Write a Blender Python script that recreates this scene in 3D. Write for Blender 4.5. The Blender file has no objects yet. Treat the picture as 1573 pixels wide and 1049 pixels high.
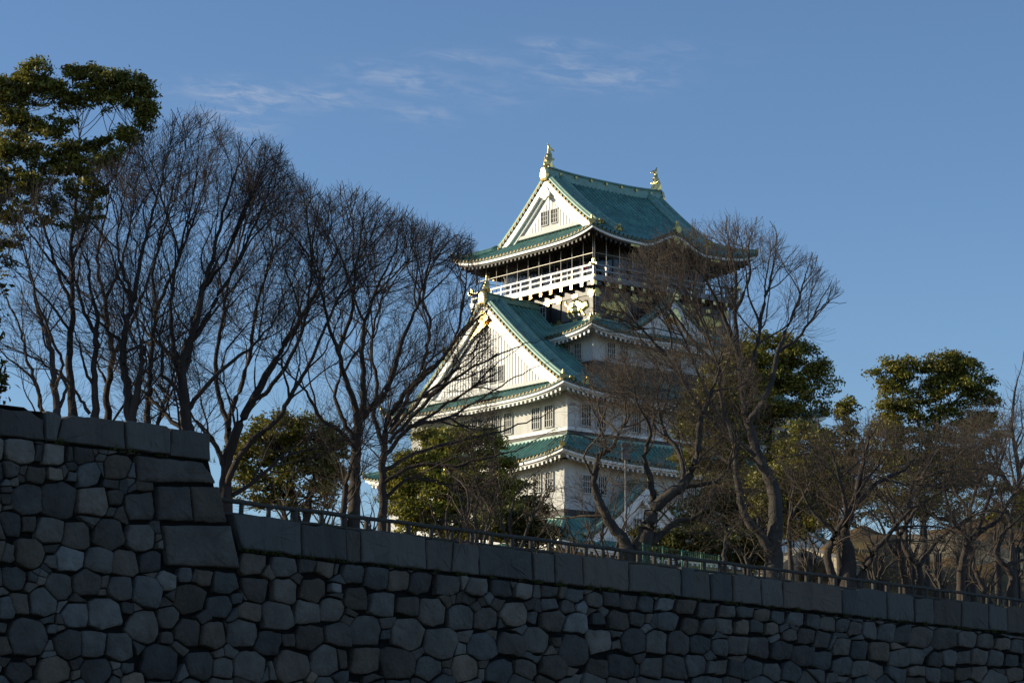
import bpy, bmesh, math, random
import numpy as np
from mathutils import Vector, Matrix
random.seed(7)
RNG = np.random.default_rng(11)
SC = bpy.context.scene
COL = SC.collection
R = math.radians

# ------------------------------------------------------------------ camera
EYE = 1.6
PITCH = math.atan((1210 - 524.5) / 3681.0)
cam = bpy.data.cameras.new('camera')
cam.sensor_width = 23.5
cam.lens = 55.0
cam.clip_end = 20000
co = bpy.data.objects.new('camera', cam)
COL.objects.link(co)
co.location = (0, 0, EYE)
co.rotation_euler = (math.pi / 2 + PITCH, 0, 0)
SC.camera = co

# ------------------------------------------------------------------ sky and sun
SUN_EL, SUN_AZ = 15.5, -86.5          # azimuth from +Y towards +X
SKY_STRENGTH, SUN_STRENGTH = 0.138, 5.2
SC.view_settings.view_transform = 'Standard'
SC.view_settings.look = 'None'
SC.view_settings.exposure = 0.0
SC.view_settings.gamma = 1.0
W = bpy.data.worlds.new('World')
SC.world = W
W.use_nodes = True


def ray_dir(px, py):
    c, s = math.cos(PITCH), math.sin(PITCH)
    x, y = (px - 786.5) / 3681.0, (524.5 - py) / 3681.0
    return np.array([x, c - y * s, s + y * c])


def at(px, py, depth):
    """World point seen at a pixel of the photograph, at a given distance in front of the camera."""
    r = ray_dir(px, py)
    return r * (depth / r[1]) + np.array([0, 0, EYE])


def build_world():
    nt = W.node_tree
    nt.nodes.clear()
    N, L = nt.nodes.new, nt.links.new

    def math_(op, a, b=None):
        n = N('ShaderNodeMath')
        n.operation = op
        for i, v in enumerate((a, b)):
            if v is None:
                continue
            if isinstance(v, (int, float)):
                n.inputs[i].default_value = v
            else:
                L(v, n.inputs[i])
        return n.outputs[0]
    sky = N('ShaderNodeTexSky')
    sky.sky_type = 'NISHITA'
    sky.sun_disc = False
    sky.sun_elevation = R(SUN_EL)
    sky.sun_rotation = R(SUN_AZ)
    sky.air_density = 1.0
    sky.dust_density = 0.15
    sky.ozone_density = 3.0
    tint = N('ShaderNodeMix')
    tint.data_type = 'RGBA'
    tint.blend_type = 'MULTIPLY'
    tint.inputs['Factor'].default_value = 1.0
    tint.inputs[7].default_value = (0.89, 0.95, 1.07, 1)
    L(sky.outputs[0], tint.inputs[6])
    tc = N('ShaderNodeTexCoord')
    sep = N('ShaderNodeSeparateXYZ')
    L(tc.outputs['Generated'], sep.inputs[0])
    az = math_('ARCTAN2', sep.outputs[0], sep.outputs[1])
    el = math_('ARCSINE', sep.outputs[2])
    comb = N('ShaderNodeCombineXYZ')
    L(math_('MULTIPLY', az, 26.0), comb.inputs[0])
    L(math_('ADD', math_('MULTIPLY', el, 105.0), math_('MULTIPLY', az, 10.0)), comb.inputs[1])
    noi = N('ShaderNodeTexNoise')
    noi.inputs['Scale'].default_value = 2.4
    noi.inputs['Detail'].default_value = 7
    noi.inputs['Roughness'].default_value = 0.62
    noi.inputs['Distortion'].default_value = 0.5
    L(comb.outputs[0], noi.inputs['Vector'])
    total = None
    for px, py, wx, wy, amt in ((375, 146, 100, 20, 1.3), (505, 150, 50, 14, .9), (362, 188, 60, 24, 1.0), (615, 125, 90, 22, .8),
                                (645, 176, 55, 16, .65), (858, 72, 60, 13, .75), (915, 116, 110, 26, .85), (712, 88, 70, 13, .5),
                                (1050, 80, 110, 18, .22), (760, 150, 60, 22, .3), (560, 105, 60, 14, .3)):
        d = ray_dir(px, py)
        a0, e0 = math.atan2(d[0], d[1]), math.asin(d[2] / np.linalg.norm(d))
        da = math_('DIVIDE', math_('SUBTRACT', az, a0), wx / 3681.0)
        de = math_('DIVIDE', math_('ADD', math_('SUBTRACT', el, e0), math_('MULTIPLY', math_('SUBTRACT', az, a0), 0.06)), wy / 3681.0)
        q = math_('ADD', math_('MULTIPLY', da, da), math_('MULTIPLY', de, de))
        m = math_('MULTIPLY', math_('EXPONENT', math_('MULTIPLY', q, -1.1)), amt)
        total = m if total is None else math_('ADD', total, m)
    ramp = N('ShaderNodeMapRange')
    ramp.inputs[1].default_value = 0.36
    ramp.inputs[2].default_value = 0.72
    ramp.interpolation_type = 'SMOOTHSTEP'
    L(noi.outputs[0], ramp.inputs[0])
    fac = math_('MULTIPLY', math_('MULTIPLY', ramp.outputs[0], total), 0.62)
    mix = N('ShaderNodeMix')
    mix.data_type = 'RGBA'
    L(fac, mix.inputs['Factor'])
    L(tint.outputs[2], mix.inputs[6])
    mix.inputs[7].default_value = (2.9, 3.4, 4.4, 1)
    bg = N('ShaderNodeBackground')
    bg.inputs['Strength'].default_value = SKY_STRENGTH
    L(mix.outputs[2], bg.inputs[0])
    out = N('ShaderNodeOutputWorld')
    L(bg.outputs[0], out.inputs[0])


build_world()
sun = bpy.data.lights.new('sun', 'SUN')
sun.energy = SUN_STRENGTH
sun.angle = R(0.5)
sun.color = (1.0, 0.87, 0.62)
so = bpy.data.objects.new('sun', sun)
COL.objects.link(so)
sdir = Vector((math.sin(R(SUN_AZ)) * math.cos(R(SUN_EL)), math.cos(R(SUN_AZ)) * math.cos(R(SUN_EL)), math.sin(R(SUN_EL))))
so.rotation_euler = sdir.to_track_quat('Z', 'Y').to_euler()
so.location = sdir * 100


# ------------------------------------------------------------------ materials
def mat(name, col, rough=0.7, metal=0.0, var=0.2, scale=3.0, bump=0.0, bscale=20.0, tint=False, spec=0.5, stretch=None, col2=None, blot=None):
    m = bpy.data.materials.new(name)
    m.use_nodes = True
    nt = m.node_tree
    N, L = nt.nodes.new, nt.links.new
    b = nt.nodes['Principled BSDF']
    b.inputs['Roughness'].default_value = rough
    b.inputs['Metallic'].default_value = metal
    b.inputs['Specular IOR Level'].default_value = spec
    tc = N('ShaderNodeTexCoord')
    vec = tc.outputs['Object']
    if stretch:
        mp = N('ShaderNodeMapping')
        mp.inputs['Scale'].default_value = stretch
        L(vec, mp.inputs[0])
        vec = mp.outputs[0]
    n = N('ShaderNodeTexNoise')
    n.inputs['Scale'].default_value = scale
    n.inputs['Detail'].default_value = 6
    n.inputs['Roughness'].default_value = 0.65
    L(vec, n.inputs['Vector'])
    mr = N('ShaderNodeMapRange')
    mr.inputs[1].default_value = 0.3
    mr.inputs[2].default_value = 0.7
    L(n.outputs[0], mr.inputs[0])
    mix = N('ShaderNodeMix')
    mix.data_type = 'RGBA'
    L(mr.outputs[0], mix.inputs['Factor'])
    c2 = col2 or tuple(min(1, c * (1 + var)) for c in col)
    c1 = tuple(c * (1 - var) for c in col)
    mix.inputs[6].default_value = (*c1, 1)
    mix.inputs[7].default_value = (*c2, 1)
    outc = mix.outputs[2]
    if blot:                       # large weather stains: (colour, scale, amount)
        n3 = N('ShaderNodeTexNoise')
        n3.inputs['Scale'].default_value = blot[1]
        n3.inputs['Detail'].default_value = 8
        n3.inputs['Roughness'].default_value = 0.7
        L(vec, n3.inputs['Vector'])
        m3 = N('ShaderNodeMapRange')
        m3.inputs[1].default_value = 0.48
        m3.inputs[2].default_value = 0.68
        m3.inputs[4].default_value = blot[2]
        L(n3.outputs[0], m3.inputs[0])
        x3 = N('ShaderNodeMix')
        x3.data_type = 'RGBA'
        L(m3.outputs[0], x3.inputs['Factor'])
        L(outc, x3.inputs[6])
        x3.inputs[7].default_value = (*blot[0], 1)
        outc = x3.outputs[2]
    if tint:
        at_ = N('ShaderNodeAttribute')
        at_.attribute_name = 'tint'
        mu = N('ShaderNodeMix')
        mu.data_type = 'RGBA'
        mu.blend_type = 'MULTIPLY'
        mu.inputs['Factor'].default_value = 1
        L(outc, mu.inputs[6])
        L(at_.outputs['Color'], mu.inputs[7])
        outc = mu.outputs[2]
    L(outc, b.inputs['Base Color'])
    if bump:
        n2 = N('ShaderNodeTexNoise')
        n2.inputs['Scale'].default_value = bscale
        n2.inputs['Detail'].default_value = 5
        L(vec, n2.inputs['Vector'])
        bp = N('ShaderNodeBump')
        bp.inputs['Strength'].default_value = bump
        bp.inputs['Distance'].default_value = 0.05
        L(n2.outputs[0], bp.inputs['Height'])
        L(bp.outputs[0], b.inputs['Normal'])
    return m


def leaf_mat(name, col):
    m = mat(name, col, 0.5, var=0.3, scale=1.2, tint=True, spec=0.35)
    nt = m.node_tree
    N, L = nt.nodes.new, nt.links.new
    b = nt.nodes['Principled BSDF']
    src = b.inputs['Base Color'].links[0].from_socket
    tr = N('ShaderNodeBsdfTranslucent')
    L(src, tr.inputs[0])
    ms = N('ShaderNodeMixShader')
    ms.inputs[0].default_value = 0.28
    out = nt.nodes['Material Output']
    L(b.outputs[0], ms.inputs[1])
    L(tr.outputs[0], ms.inputs[2])
    L(ms.outputs[0], out.inputs[0])
    return m


M = dict(
    plaster=mat('white_plaster', (0.54, 0.53, 0.50), 0.6, var=0.12, scale=0.9, bump=0.1, blot=((0.36, 0.34, 0.31), 1.1, 0.6), stretch=(1, 1, 0.22)),
    board=mat('white_lacquer_board', (0.80, 0.79, 0.75), 0.38, var=0.05, scale=2.0),
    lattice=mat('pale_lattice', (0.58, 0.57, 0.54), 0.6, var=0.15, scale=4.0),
    patina=mat('green_copper_tile', (0.140, 0.300, 0.243), 0.5, var=0.3, scale=1.1, bump=0.2, bscale=8, blot=((0.075, 0.135, 0.115), 0.8, 0.7)),
    patina_edge=mat('dark_tile_edge', (0.05, 0.11, 0.085), 0.5, var=0.3, scale=4.0),
    patina_roll=mat('ridge_copper', (0.20, 0.36, 0.29), 0.42, var=0.3, scale=2.0, blot=((0.22, 0.25, 0.17), 1.5, 0.45)),  # lighter than the tiles: sunlit look of the ridges put into the colour
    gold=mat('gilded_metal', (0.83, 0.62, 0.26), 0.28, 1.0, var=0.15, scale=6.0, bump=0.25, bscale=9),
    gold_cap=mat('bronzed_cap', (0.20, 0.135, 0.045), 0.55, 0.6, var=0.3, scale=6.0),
    gold_old_shaded=mat('weathered_shaded_gilt', (0.52, 0.38, 0.13), 0.38, 0.9, var=0.3, scale=6.0),  # duller gilt; also puts shade into the colour of the shaded face's gilding
    black=mat('black_lacquer', (0.02, 0.018, 0.017), 0.42, var=0.3, scale=3.0, bump=0.1, bscale=12),
    brown=mat('dark_timber', (0.045, 0.037, 0.03), 0.55, var=0.3, scale=3.0),
    panel=mat('grey_timber_panel', (0.12, 0.105, 0.09), 0.5, var=0.25, scale=2.0, stretch=(6, 6, 0.7)),
    rail=mat('glossy_lacquer_rail', (0.13, 0.122, 0.11), 0.30, 0.0, var=0.1, scale=5.0, spec=0.9),
    pole=mat('slender_pole_paint', (0.42, 0.39, 0.33), 0.4, 0.2, var=0.1),
    glass=mat('dark_glass', (0.012, 0.014, 0.017), 0.08, 0.0, var=0.3),
    shade_window=mat('window_pane', (0.022, 0.022, 0.022), 0.5, var=0.3, spec=0.2),
    granite=mat('grey_granite', (0.100, 0.091, 0.079), 0.85, var=0.30, scale=1.6, bump=1.0, bscale=9, tint=True, spec=0.25, blot=((0.055, 0.050, 0.042), 0.9, 0.65)),
    coping=mat('streaked_granite', (0.104, 0.095, 0.083), 0.85, var=0.35, scale=1.3, bump=0.7, bscale=11, tint=True, spec=0.25, stretch=(1, 1, 0.3), blot=((0.050, 0.046, 0.038), 1.3, 0.75)),
    band_brown=mat('brown_base_band', (0.040, 0.032, 0.026), 0.6, var=0.35, scale=2.0, bump=0.3, bscale=8),  # brown of the dark bands added at the wall feet
    joint=mat('dark_joint', (0.012, 0.012, 0.012), 1.0, var=0.3, scale=4.0, spec=0.05),
    basestone=mat('castle_base_stone', (0.20, 0.19, 0.17), 0.85, var=0.3, scale=0.7, bump=0.7, bscale=3.0),
    concrete=mat('brown_concrete', (0.052, 0.046, 0.036), 0.85, var=0.3, scale=4.0, bump=0.4, bscale=30),
    bark=mat('dark_bark', (0.062, 0.050, 0.043), 0.9, var=0.35, scale=5.0, bump=0.6, bscale=14, stretch=(1, 1, 0.3), spec=0.2),
    bark_grey=mat('grey_bark', (0.072, 0.063, 0.054), 0.9, var=0.35, scale=5.0, bump=0.6, bscale=14, stretch=(1, 1, 0.3), spec=0.2),
    twig=mat('twig_bark', (0.075, 0.058, 0.050), 0.9, var=0.25, scale=3.0, spec=0.2),
    twig_tan=mat('tan_twig_bark', (0.10, 0.078, 0.060), 0.9, var=0.25, scale=3.0, spec=0.2),
    leaf=leaf_mat('evergreen_leaf', (0.185, 0.175, 0.027)),
    leaf_bright=leaf_mat('yellow_green_leaf', (0.27, 0.265, 0.036)),
    leaf_dark=leaf_mat('dark_evergreen_leaf', (0.085, 0.090, 0.018)),
    earth=mat('leaf_litter_earth', (0.155, 0.098, 0.046), 0.95, var=0.45, scale=0.8, bump=0.8, bscale=6, spec=0.1, blot=((0.10, 0.10, 0.04), 0.35, 0.7)),
    gravel=mat('grey_ground', (0.13, 0.125, 0.11), 0.95, var=0.25, scale=0.6, bump=0.4, bscale=15, spec=0.1),
    sandstone=mat('pale_wall_stone', (0.36, 0.31, 0.22), 0.85, var=0.25, scale=1.3, bump=0.5, bscale=6, tint=True),
    green_paint=mat('green_fence_paint', (0.02, 0.15, 0.09), 0.5, var=0.2),
    grey_paint=mat('grey_pole_paint', (0.24, 0.24, 0.235), 0.5, var=0.1),
    skin=mat('skin', (0.45, 0.29, 0.21), 0.6, var=0.1),
    hair=mat('black_hair', (0.012, 0.010, 0.010), 0.5, var=0.2),
)
for nm, c in (('red', (0.42, 0.03, 0.03)), ('navy', (0.03, 0.04, 0.09)), ('grey', (0.2, 0.2, 0.21)), ('white', (0.6, 0.6, 0.6)), ('dark', (0.03, 0.03, 0.03))):
    M['cloth_' + nm] = mat(nm + '_cloth', c, 0.9, var=0.15, scale=6)


# ------------------------------------------------------------------ scene helpers
def tag(o, label=None, cat=None, group=None, kind=None):
    if label: o['label'] = label
    if cat: o['category'] = cat
    if group: o['group'] = group
    if kind: o['kind'] = kind
    return o


def empty(name, loc, label, cat, rz=0.0, group=None):
    o = bpy.data.objects.new(name, None)
    o.empty_display_size = 0.3
    COL.objects.link(o)
    o.location = loc
    o.rotation_euler = (0, 0, rz)
    return tag(o, label, cat, group)


def link_mesh(name, me, material, parent=None):
    o = bpy.data.objects.new(name, me)
    COL.objects.link(o)
    for m in (material if isinstance(material, (list, tuple)) else [material]):
        me.materials.append(m)
    if parent is not None:
        o.parent = parent
    return o


class MB:
    def __init__(s):
        s.v, s.f, s.mi, s.t = [], [], [], []

    def add(s, verts, faces, mi=0, tint=1.0):
        b = len(s.v)
        s.v.extend([tuple(map(float, p)) for p in verts])
        for f in faces:
            s.f.append([b + i for i in f])
            s.mi.append(mi)
            s.t.append(tint)

    def box(s, lo, hi, mi=0, tint=1.0):
        x0, y0, z0 = lo
        x1, y1, z1 = hi
        s.add([(x0, y0, z0), (x1, y0, z0), (x1, y1, z0), (x0, y1, z0), (x0, y0, z1), (x1, y0, z1), (x1, y1, z1), (x0, y1, z1)],
              [(0, 3, 2, 1), (4, 5, 6, 7), (0, 1, 5, 4), (1, 2, 6, 5), (2, 3, 7, 6), (3, 0, 4, 7)], mi, tint)

    def hexa(s, p, mi=0, tint=1.0):
        s.add(p, [(0, 3, 2, 1), (4, 5, 6, 7), (0, 1, 5, 4), (1, 2, 6, 5), (2, 3, 7, 6), (3, 0, 4, 7)], mi, tint)

    def strip(s, rows, mi=0, tint=1.0):
        """Surface through rows of points of equal length."""
        b = len(s.v)
        n = len(rows[0])
        for r in rows:
            s.v.extend([tuple(map(float, p)) for p in r])
        for j in range(len(rows) - 1):
            for i in range(n - 1):
                s.f.append([b + j * n + i, b + j * n + i + 1, b + (j + 1) * n + i + 1, b + (j + 1) * n + i])
                s.mi.append(mi)
                s.t.append(tint)

    def tube(s, pts, rad, k=8, mi=0, cap=True, tint=1.0):
        pts = [Vector(p) for p in pts]
        n = len(pts)
        rad = rad if hasattr(rad, '__len__') else [rad] * n
        b = len(s.v)
        for i, p in enumerate(pts):
            t = (pts[min(i + 1, n - 1)] - pts[max(i - 1, 0)]).normalized()
            ref = Vector((0, 0, 1)) if abs(t.z) < 0.9 else Vector((1, 0, 0))
            a = t.cross(ref).normalized()
            c = a.cross(t)
            for j in range(k):
                an = 2 * math.pi * j / k
                s.v.append(tuple(p + (a * math.cos(an) + c * math.sin(an)) * rad[i]))
        for i in range(n - 1):
            for j in range(k):
                s.f.append([b + i * k + j, b + i * k + (j + 1) % k, b + (i + 1) * k + (j + 1) % k, b + (i + 1) * k + j])
                s.mi.append(mi)
                s.t.append(tint)
        if cap:
            s.f.append([b + j for j in range(k)][::-1])
            s.f.append([b + (n - 1) * k + j for j in range(k)])
            s.mi += [mi, mi]
            s.t += [tint, tint]

    def build(s, name, material, parent=None, smooth=False, tint=False):
        me = bpy.data.meshes.new(name)
        me.from_pydata(s.v, [], s.f)
        me.polygons.foreach_set('material_index', s.mi)
        if smooth:
            me.polygons.foreach_set('use_smooth', [True] * len(s.f))
        if tint:
            a = me.attributes.new('tint', 'FLOAT_COLOR', 'FACE')
            c = np.ones((len(s.f), 4), np.float32)
            tt = np.array([t if hasattr(t, '__len__') else (t, t, t) for t in s.t], np.float32)
            c[:, :3] = tt
            a.data.foreach_set('color', c.ravel())
        me.update()
        return link_mesh(name, me, material, parent)


def blob(name, chains, material, parent=None, voxel=0.06, flat=None):
    """One continuous body grown round chains of (x, y, z, radius) points."""
    bm = bmesh.new()
    for ch in chains:
        for a, b in zip(ch[:-1], ch[1:]):
            a, b = np.array(a, float), np.array(b, float)
            n = max(2, int(np.linalg.norm(b[:3] - a[:3]) / max(0.25 * min(a[3], b[3]), 0.012)))
            n = min(n, 14)
            for i in range(n + 1):
                q = a + (b - a) * i / n
                bmesh.ops.create_icosphere(bm, subdivisions=1, radius=q[3] * 1.06, matrix=Matrix.Translation(q[:3]))
    if flat:
        for v in bm.verts:
            v.co = flat(v.co)
    me = bpy.data.meshes.new(name)
    bm.to_mesh(me)
    bm.free()
    o = link_mesh(name, me, material, parent)
    r = o.modifiers.new('remesh', 'REMESH')
    r.mode = 'VOXEL'
    r.voxel_size = voxel
    r.use_smooth_shade = True
    s = o.modifiers.new('smooth', 'SMOOTH')
    s.iterations = 2
    s.factor = 0.5
    return o


# ------------------------------------------------------------------ setting: wall line in plan
BETA = R(6)
WZ = 6.5 + EYE


def at_z(px, py, z):
    r = ray_dir(px, py)
    return r * ((z - EYE) / r[2]) + np.array([0, 0, EYE])


WA, WB = at_z(360, 790, WZ), at_z(1573, 935, WZ)
WDIR = (WB - WA) / np.linalg.norm(WB - WA)
WOUT = np.array([WDIR[1], -WDIR[0], 0])             # towards the camera side
WN = WOUT * math.cos(BETA) + np.array([0, 0, 1]) * math.sin(BETA)
WUP = np.array([0, 0, 1]) * math.cos(BETA) - WOUT * math.sin(BETA)


def on_wall(px, py):
    """Pixel of the photograph -> (s, t) on the battered wall face."""
    r = ray_dir(px, py)
    o = np.array([0, 0, EYE])
    p = o + r * (((WA - o) @ WN) / (r @ WN))
    return np.array([(p - WA) @ WDIR, (p - WA) @ WUP])


def wall3(s, t, out=0.0):
    return WA + WDIR * s + WUP * t + WN * out


def wall_depth(px):
    y = 790 + 0.1195 * (px - 360)
    s, t = on_wall(px, y)
    return wall3(s, t)[1]


def smooth(a, b, x):
    t = np.clip((x - a) / (b - a), 0, 1)
    return t * t * (3 - 2 * t)


def terrain_z(p):
    """Height of the raised ground behind the wall."""
    p = np.asarray(p, float)
    d = p - WA
    w = -(d[..., 0] * WOUT[0] + d[..., 1] * WOUT[1])
    q = p[..., 0] / np.maximum(p[..., 1], 1)
    z = WZ - 0.35 + 0 * w
    z = z + (8.6 * smooth(0.075, 0.15, q) + 2.6 * smooth(0.16, 0.22, q)) * smooth(2.5, 34, w)
    z = z + 2.0 * smooth(60, 100, w) + 0.5 * np.sin(p[..., 0] * 0.23 + 1) * np.sin(p[..., 1] * 0.31) * smooth(4, 15, w) * smooth(0.09, 0.15, q)
    z = z + 0.12 * np.sin(p[..., 0] * 0.9) * np.cos(p[..., 1] * 0.7) + 0.22 * np.sin(p[..., 0] * 1.9 + p[..., 1] * .6) * np.sin(p[..., 1] * 1.5 - p[..., 0] * .8) * smooth(3, 9, w)
    return z


def build_ground():
    mb = MB()
    mb.strip([[(x, y, 0) for x in (-4000, -300, -60, 60, 300, 4000)] for y in (-600, -30, 30, 120, 400, 6000)])
    tag(mb.build('ground', M['gravel']), kind='structure')
    S = np.concatenate([np.linspace(-70, 130, 301), [160, 200, 260]])
    Wd = np.concatenate([np.linspace(0.75, 45, 110), np.linspace(48, 120, 20), [140, 180, 240]])
    rows = []
    for w in Wd:
        P = WA[None, :] + WDIR[None, :] * S[:, None] - WOUT[None, :] * w
        P[:, 2] = terrain_z(P)
        rows.append(P)
    mb = MB()
    mb.strip(rows)
    # the far edge falls back to the plain
    last = np.array(rows[-1])
    low = last.copy() - WOUT[None, :] * 30
    low[:, 2] = -0.5
    mb.strip([last, low])
    tag(mb.build('terrace', M['earth'], smooth=True), kind='structure')


build_ground()

# ------------------------------------------------------------------ stone wall: sites traced stone by stone
ZL = """80,130,58 218,145,48 330,150,42 400,155,10 462,195,52 518,215,13 40,210,34 140,228,36 220,222,26 350,225,48 398,200,14 110,325,64 235,325,72 368,335,60
445,320,36 553,350,62 40,420,54 112,422,36 195,450,52 305,468,58 432,462,62 560,478,56 638,505,18 25,535,42 118,540,60 198,568,26 278,560,54 392,565,52 495,570,54 598,570,42
60,630,50 130,635,16 235,668,56 345,655,54 408,660,15 475,675,52 580,690,62 655,650,40 728,622,28 805,635,34 895,648,50 683,700,12 750,715,62 868,745,46 935,715,22 975,700,10
25,750,46 72,735,42 175,725,58 298,780,52 415,770,66 500,750,24 545,745,12 567,825,64 665,790,44 738,845,56 838,860,54 882,850,13 955,850,60 978,770,44 1090,785,58
110,870,78 205,835,20 272,895,58 362,895,54 472,905,58 540,885,12 660,870,24 635,970,76 790,980,54 880,990,46 985,985,66 1060,890,50 1140,880,27 1215,865,54
15,900,42 75,1015,55 215,1010,68 380,1010,66 505,990,26 510,1035,24 125,960,22 60,255,18 85,240,10 335,440,14 180,590,14 245,740,14 700,900,12 1045,1010,16
1000,572,50 1120,580,54 1210,582,33 1290,590,42 1390,610,42 1010,675,50 1120,685,52 1237,680,52 1325,675,20 1395,715,46 1210,770,50 1310,760,48 1405,840,34 1330,855,48 1365,795,15 1150,985,70 1290,960,62 1385,960,14 1420,1000,22 1155,640,11"""
ZM = """25,370,32 108,395,44 203,410,50 298,418,44 385,430,46 492,432,52 610,445,44 708,450,40 803,460,38 903,462,34 1003,475,38 1083,500,32 1148,495,36 1225,505,36 1295,518,34 1368,518,31 1447,528,36 1532,540,36
45,455,16 30,540,44 125,498,48 232,518,50 328,525,40 432,548,53 545,568,52 650,575,46 755,560,52 838,570,22 905,515,32 978,525,28 1035,530,18 915,585,46 1015,590,40 1095,575,24 1180,582,42 1260,578,30 1382,585,42 1475,605,34 1540,610,32
50,640,46 165,625,62 245,640,20 335,640,66 468,675,64 548,690,18 628,685,56 672,640,20 748,680,50 718,590,20 848,665,54 932,670,20 1005,705,62 1105,665,50 1175,680,20 1240,668,50 1333,668,48 1422,672,46 1508,680,38
40,740,46 160,745,55 288,755,68 420,775,53 565,780,56 697,795,54 805,785,46 918,775,54 632,790,14 490,790,15 1100,780,44 1193,770,54 1020,825,26 1315,778,50 1408,780,54 1495,760,44 1560,770,26 55,825,40 190,835,40 490,505,14 690,520,16 590,500,12 830,520,14 1320,590,14"""
ZR = """57,588,38 150,592,40 238,612,38 320,620,38 410,628,40 497,640,36 575,655,40 648,665,38 710,680,36 788,690,46 870,700,44 950,712,48 1045,725,56 1165,728,58 1285,735,46 1378,745,38 1465,760,38 1540,770,38
45,668,40 133,670,39 205,675,30 283,682,34 372,715,31 460,718,42 547,738,42 640,775,46 733,790,51 833,800,50 940,832,48 1028,825,44 1120,840,38 1197,832,40 1270,830,33 1342,825,40 1430,832,39 1510,845,33
25,775,42 108,768,52 218,775,56 335,790,50 440,822,55 540,840,48 645,875,48 730,890,45 815,905,46 920,925,48 1025,915,46 1105,920,40 1180,920,38 1258,915,42 1345,915,42 1440,920,34 1525,920,44
30,880,40 100,890,44 190,890,52 285,905,48 385,910,53 505,930,48 590,935,30 350,680,14 400,670,10 590,750,10 1080,800,12"""


def clip_half(poly, a, b, c):
    """Keep the part of a polygon where a*x + b*y <= c."""
    out = []
    n = len(poly)
    for i in range(n):
        p, q = poly[i], poly[(i + 1) % n]
        dp, dq = a * p[0] + b * p[1] - c, a * q[0] + b * q[1] - c
        if dp <= 0:
            out.append(p)
        if dp * dq < 0:
            t = dp / (dp - dq)
            out.append((p[0] + (q[0] - p[0]) * t, p[1] + (q[1] - p[1]) * t))
    return out


def chaikin(p, k=0.22, it=2):
    for _ in range(it):
        q = []
        n = len(p)
        for i in range(n):
            a, b = p[i], p[(i + 1) % n]
            q.append(a + (b - a) * k)
            q.append(b + (a - b) * k)
        p = np.array(q)
    return p


def stone(mb, poly, gap=0.03, depth=0.2, bulge=0.05, k=0.2, it=2, tint=1.0, tilt=0.05):
    """One rough block on the wall face from an outline in (s, t)."""
    P = np.array(poly)
    c = P.mean(0)
    rad = np.mean(np.linalg.norm(P - c, axis=1))
    if rad < 0.05:
        return
    # even gap: move each side inwards
    n = len(P)
    area = 0.5 * sum(P[i][0] * P[(i + 1) % n][1] - P[(i + 1) % n][0] * P[i][1] for i in range(n))
    if area < 0:
        P = P[::-1]
    pl = [tuple(x) for x in P]
    for i in range(n):
        a, b = P[i], P[(i + 1) % n]
        e = b - a
        l = np.linalg.norm(e)
        if l < 1e-6:
            continue
        nx, ny = e[1] / l, -e[0] / l
        g = gap * random.uniform(0.5, 1.6)
        pl = clip_half(pl, nx, ny, nx * a[0] + ny * a[1] - g)
        if len(pl) < 3:
            return
    # break long sides a little so they do not run dead straight
    Q = []
    pl = np.array(pl)
    n = len(pl)
    for i in range(n):
        a, b = pl[i], pl[(i + 1) % n]
        Q.append(a)
        l = np.linalg.norm(b - a)
        if l > 0.3:
            m = max(1, int(l / 0.35))
            for j in range(1, m + 1):
                f = j / (m + 1)
                Q.append(a + (b - a) * f + RNG.normal(0, 0.014, 2))
    Q = chaikin(np.array(Q), k, it)
    c = Q.mean(0)
    tl = RNG.normal(0, tilt, 2)
    off = random.uniform(-0.05, 0.04)
    rings = []
    for sc, dz in ((1.0, -depth), (1.0, -0.03), (0.98, 0.0), (0.92, bulge * 0.75), (0.5, bulge)):
        ring = []
        for q in Q:
            r = c + (q - c) * sc
            o = off + dz + (0 if dz == -depth else (r - c) @ tl + RNG.normal(0, 0.006))
            ring.append(wall3(r[0], r[1], o))
        rings.append(ring)
    m = len(Q)
    v = [p for r in rings for p in r] + [wall3(c[0], c[1], off + bulge)]
    f = []
    for j in range(len(rings) - 1):
        for i in range(m):
            f.append((j * m + i, j * m + (i + 1) % m, (j + 1) * m + (i + 1) % m, (j + 1) * m + i))
    b = (len(rings) - 1) * m
    for i in range(m):
        f.append((b + i, b + (i + 1) % m, len(v) - 1))
    mb.add(v, f, 0, tint)


def stone_tint(px=None):
    g = random.uniform(0.5, 1.2)
    if random.random() < 0.13:
        g *= 1.5
    w = random.uniform(-0.06, 0.10) if random.random() < 0.6 else random.uniform(0.05, 0.22)
    return (g * (1 + w), g, g * (1 - w * 0.9))


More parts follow.
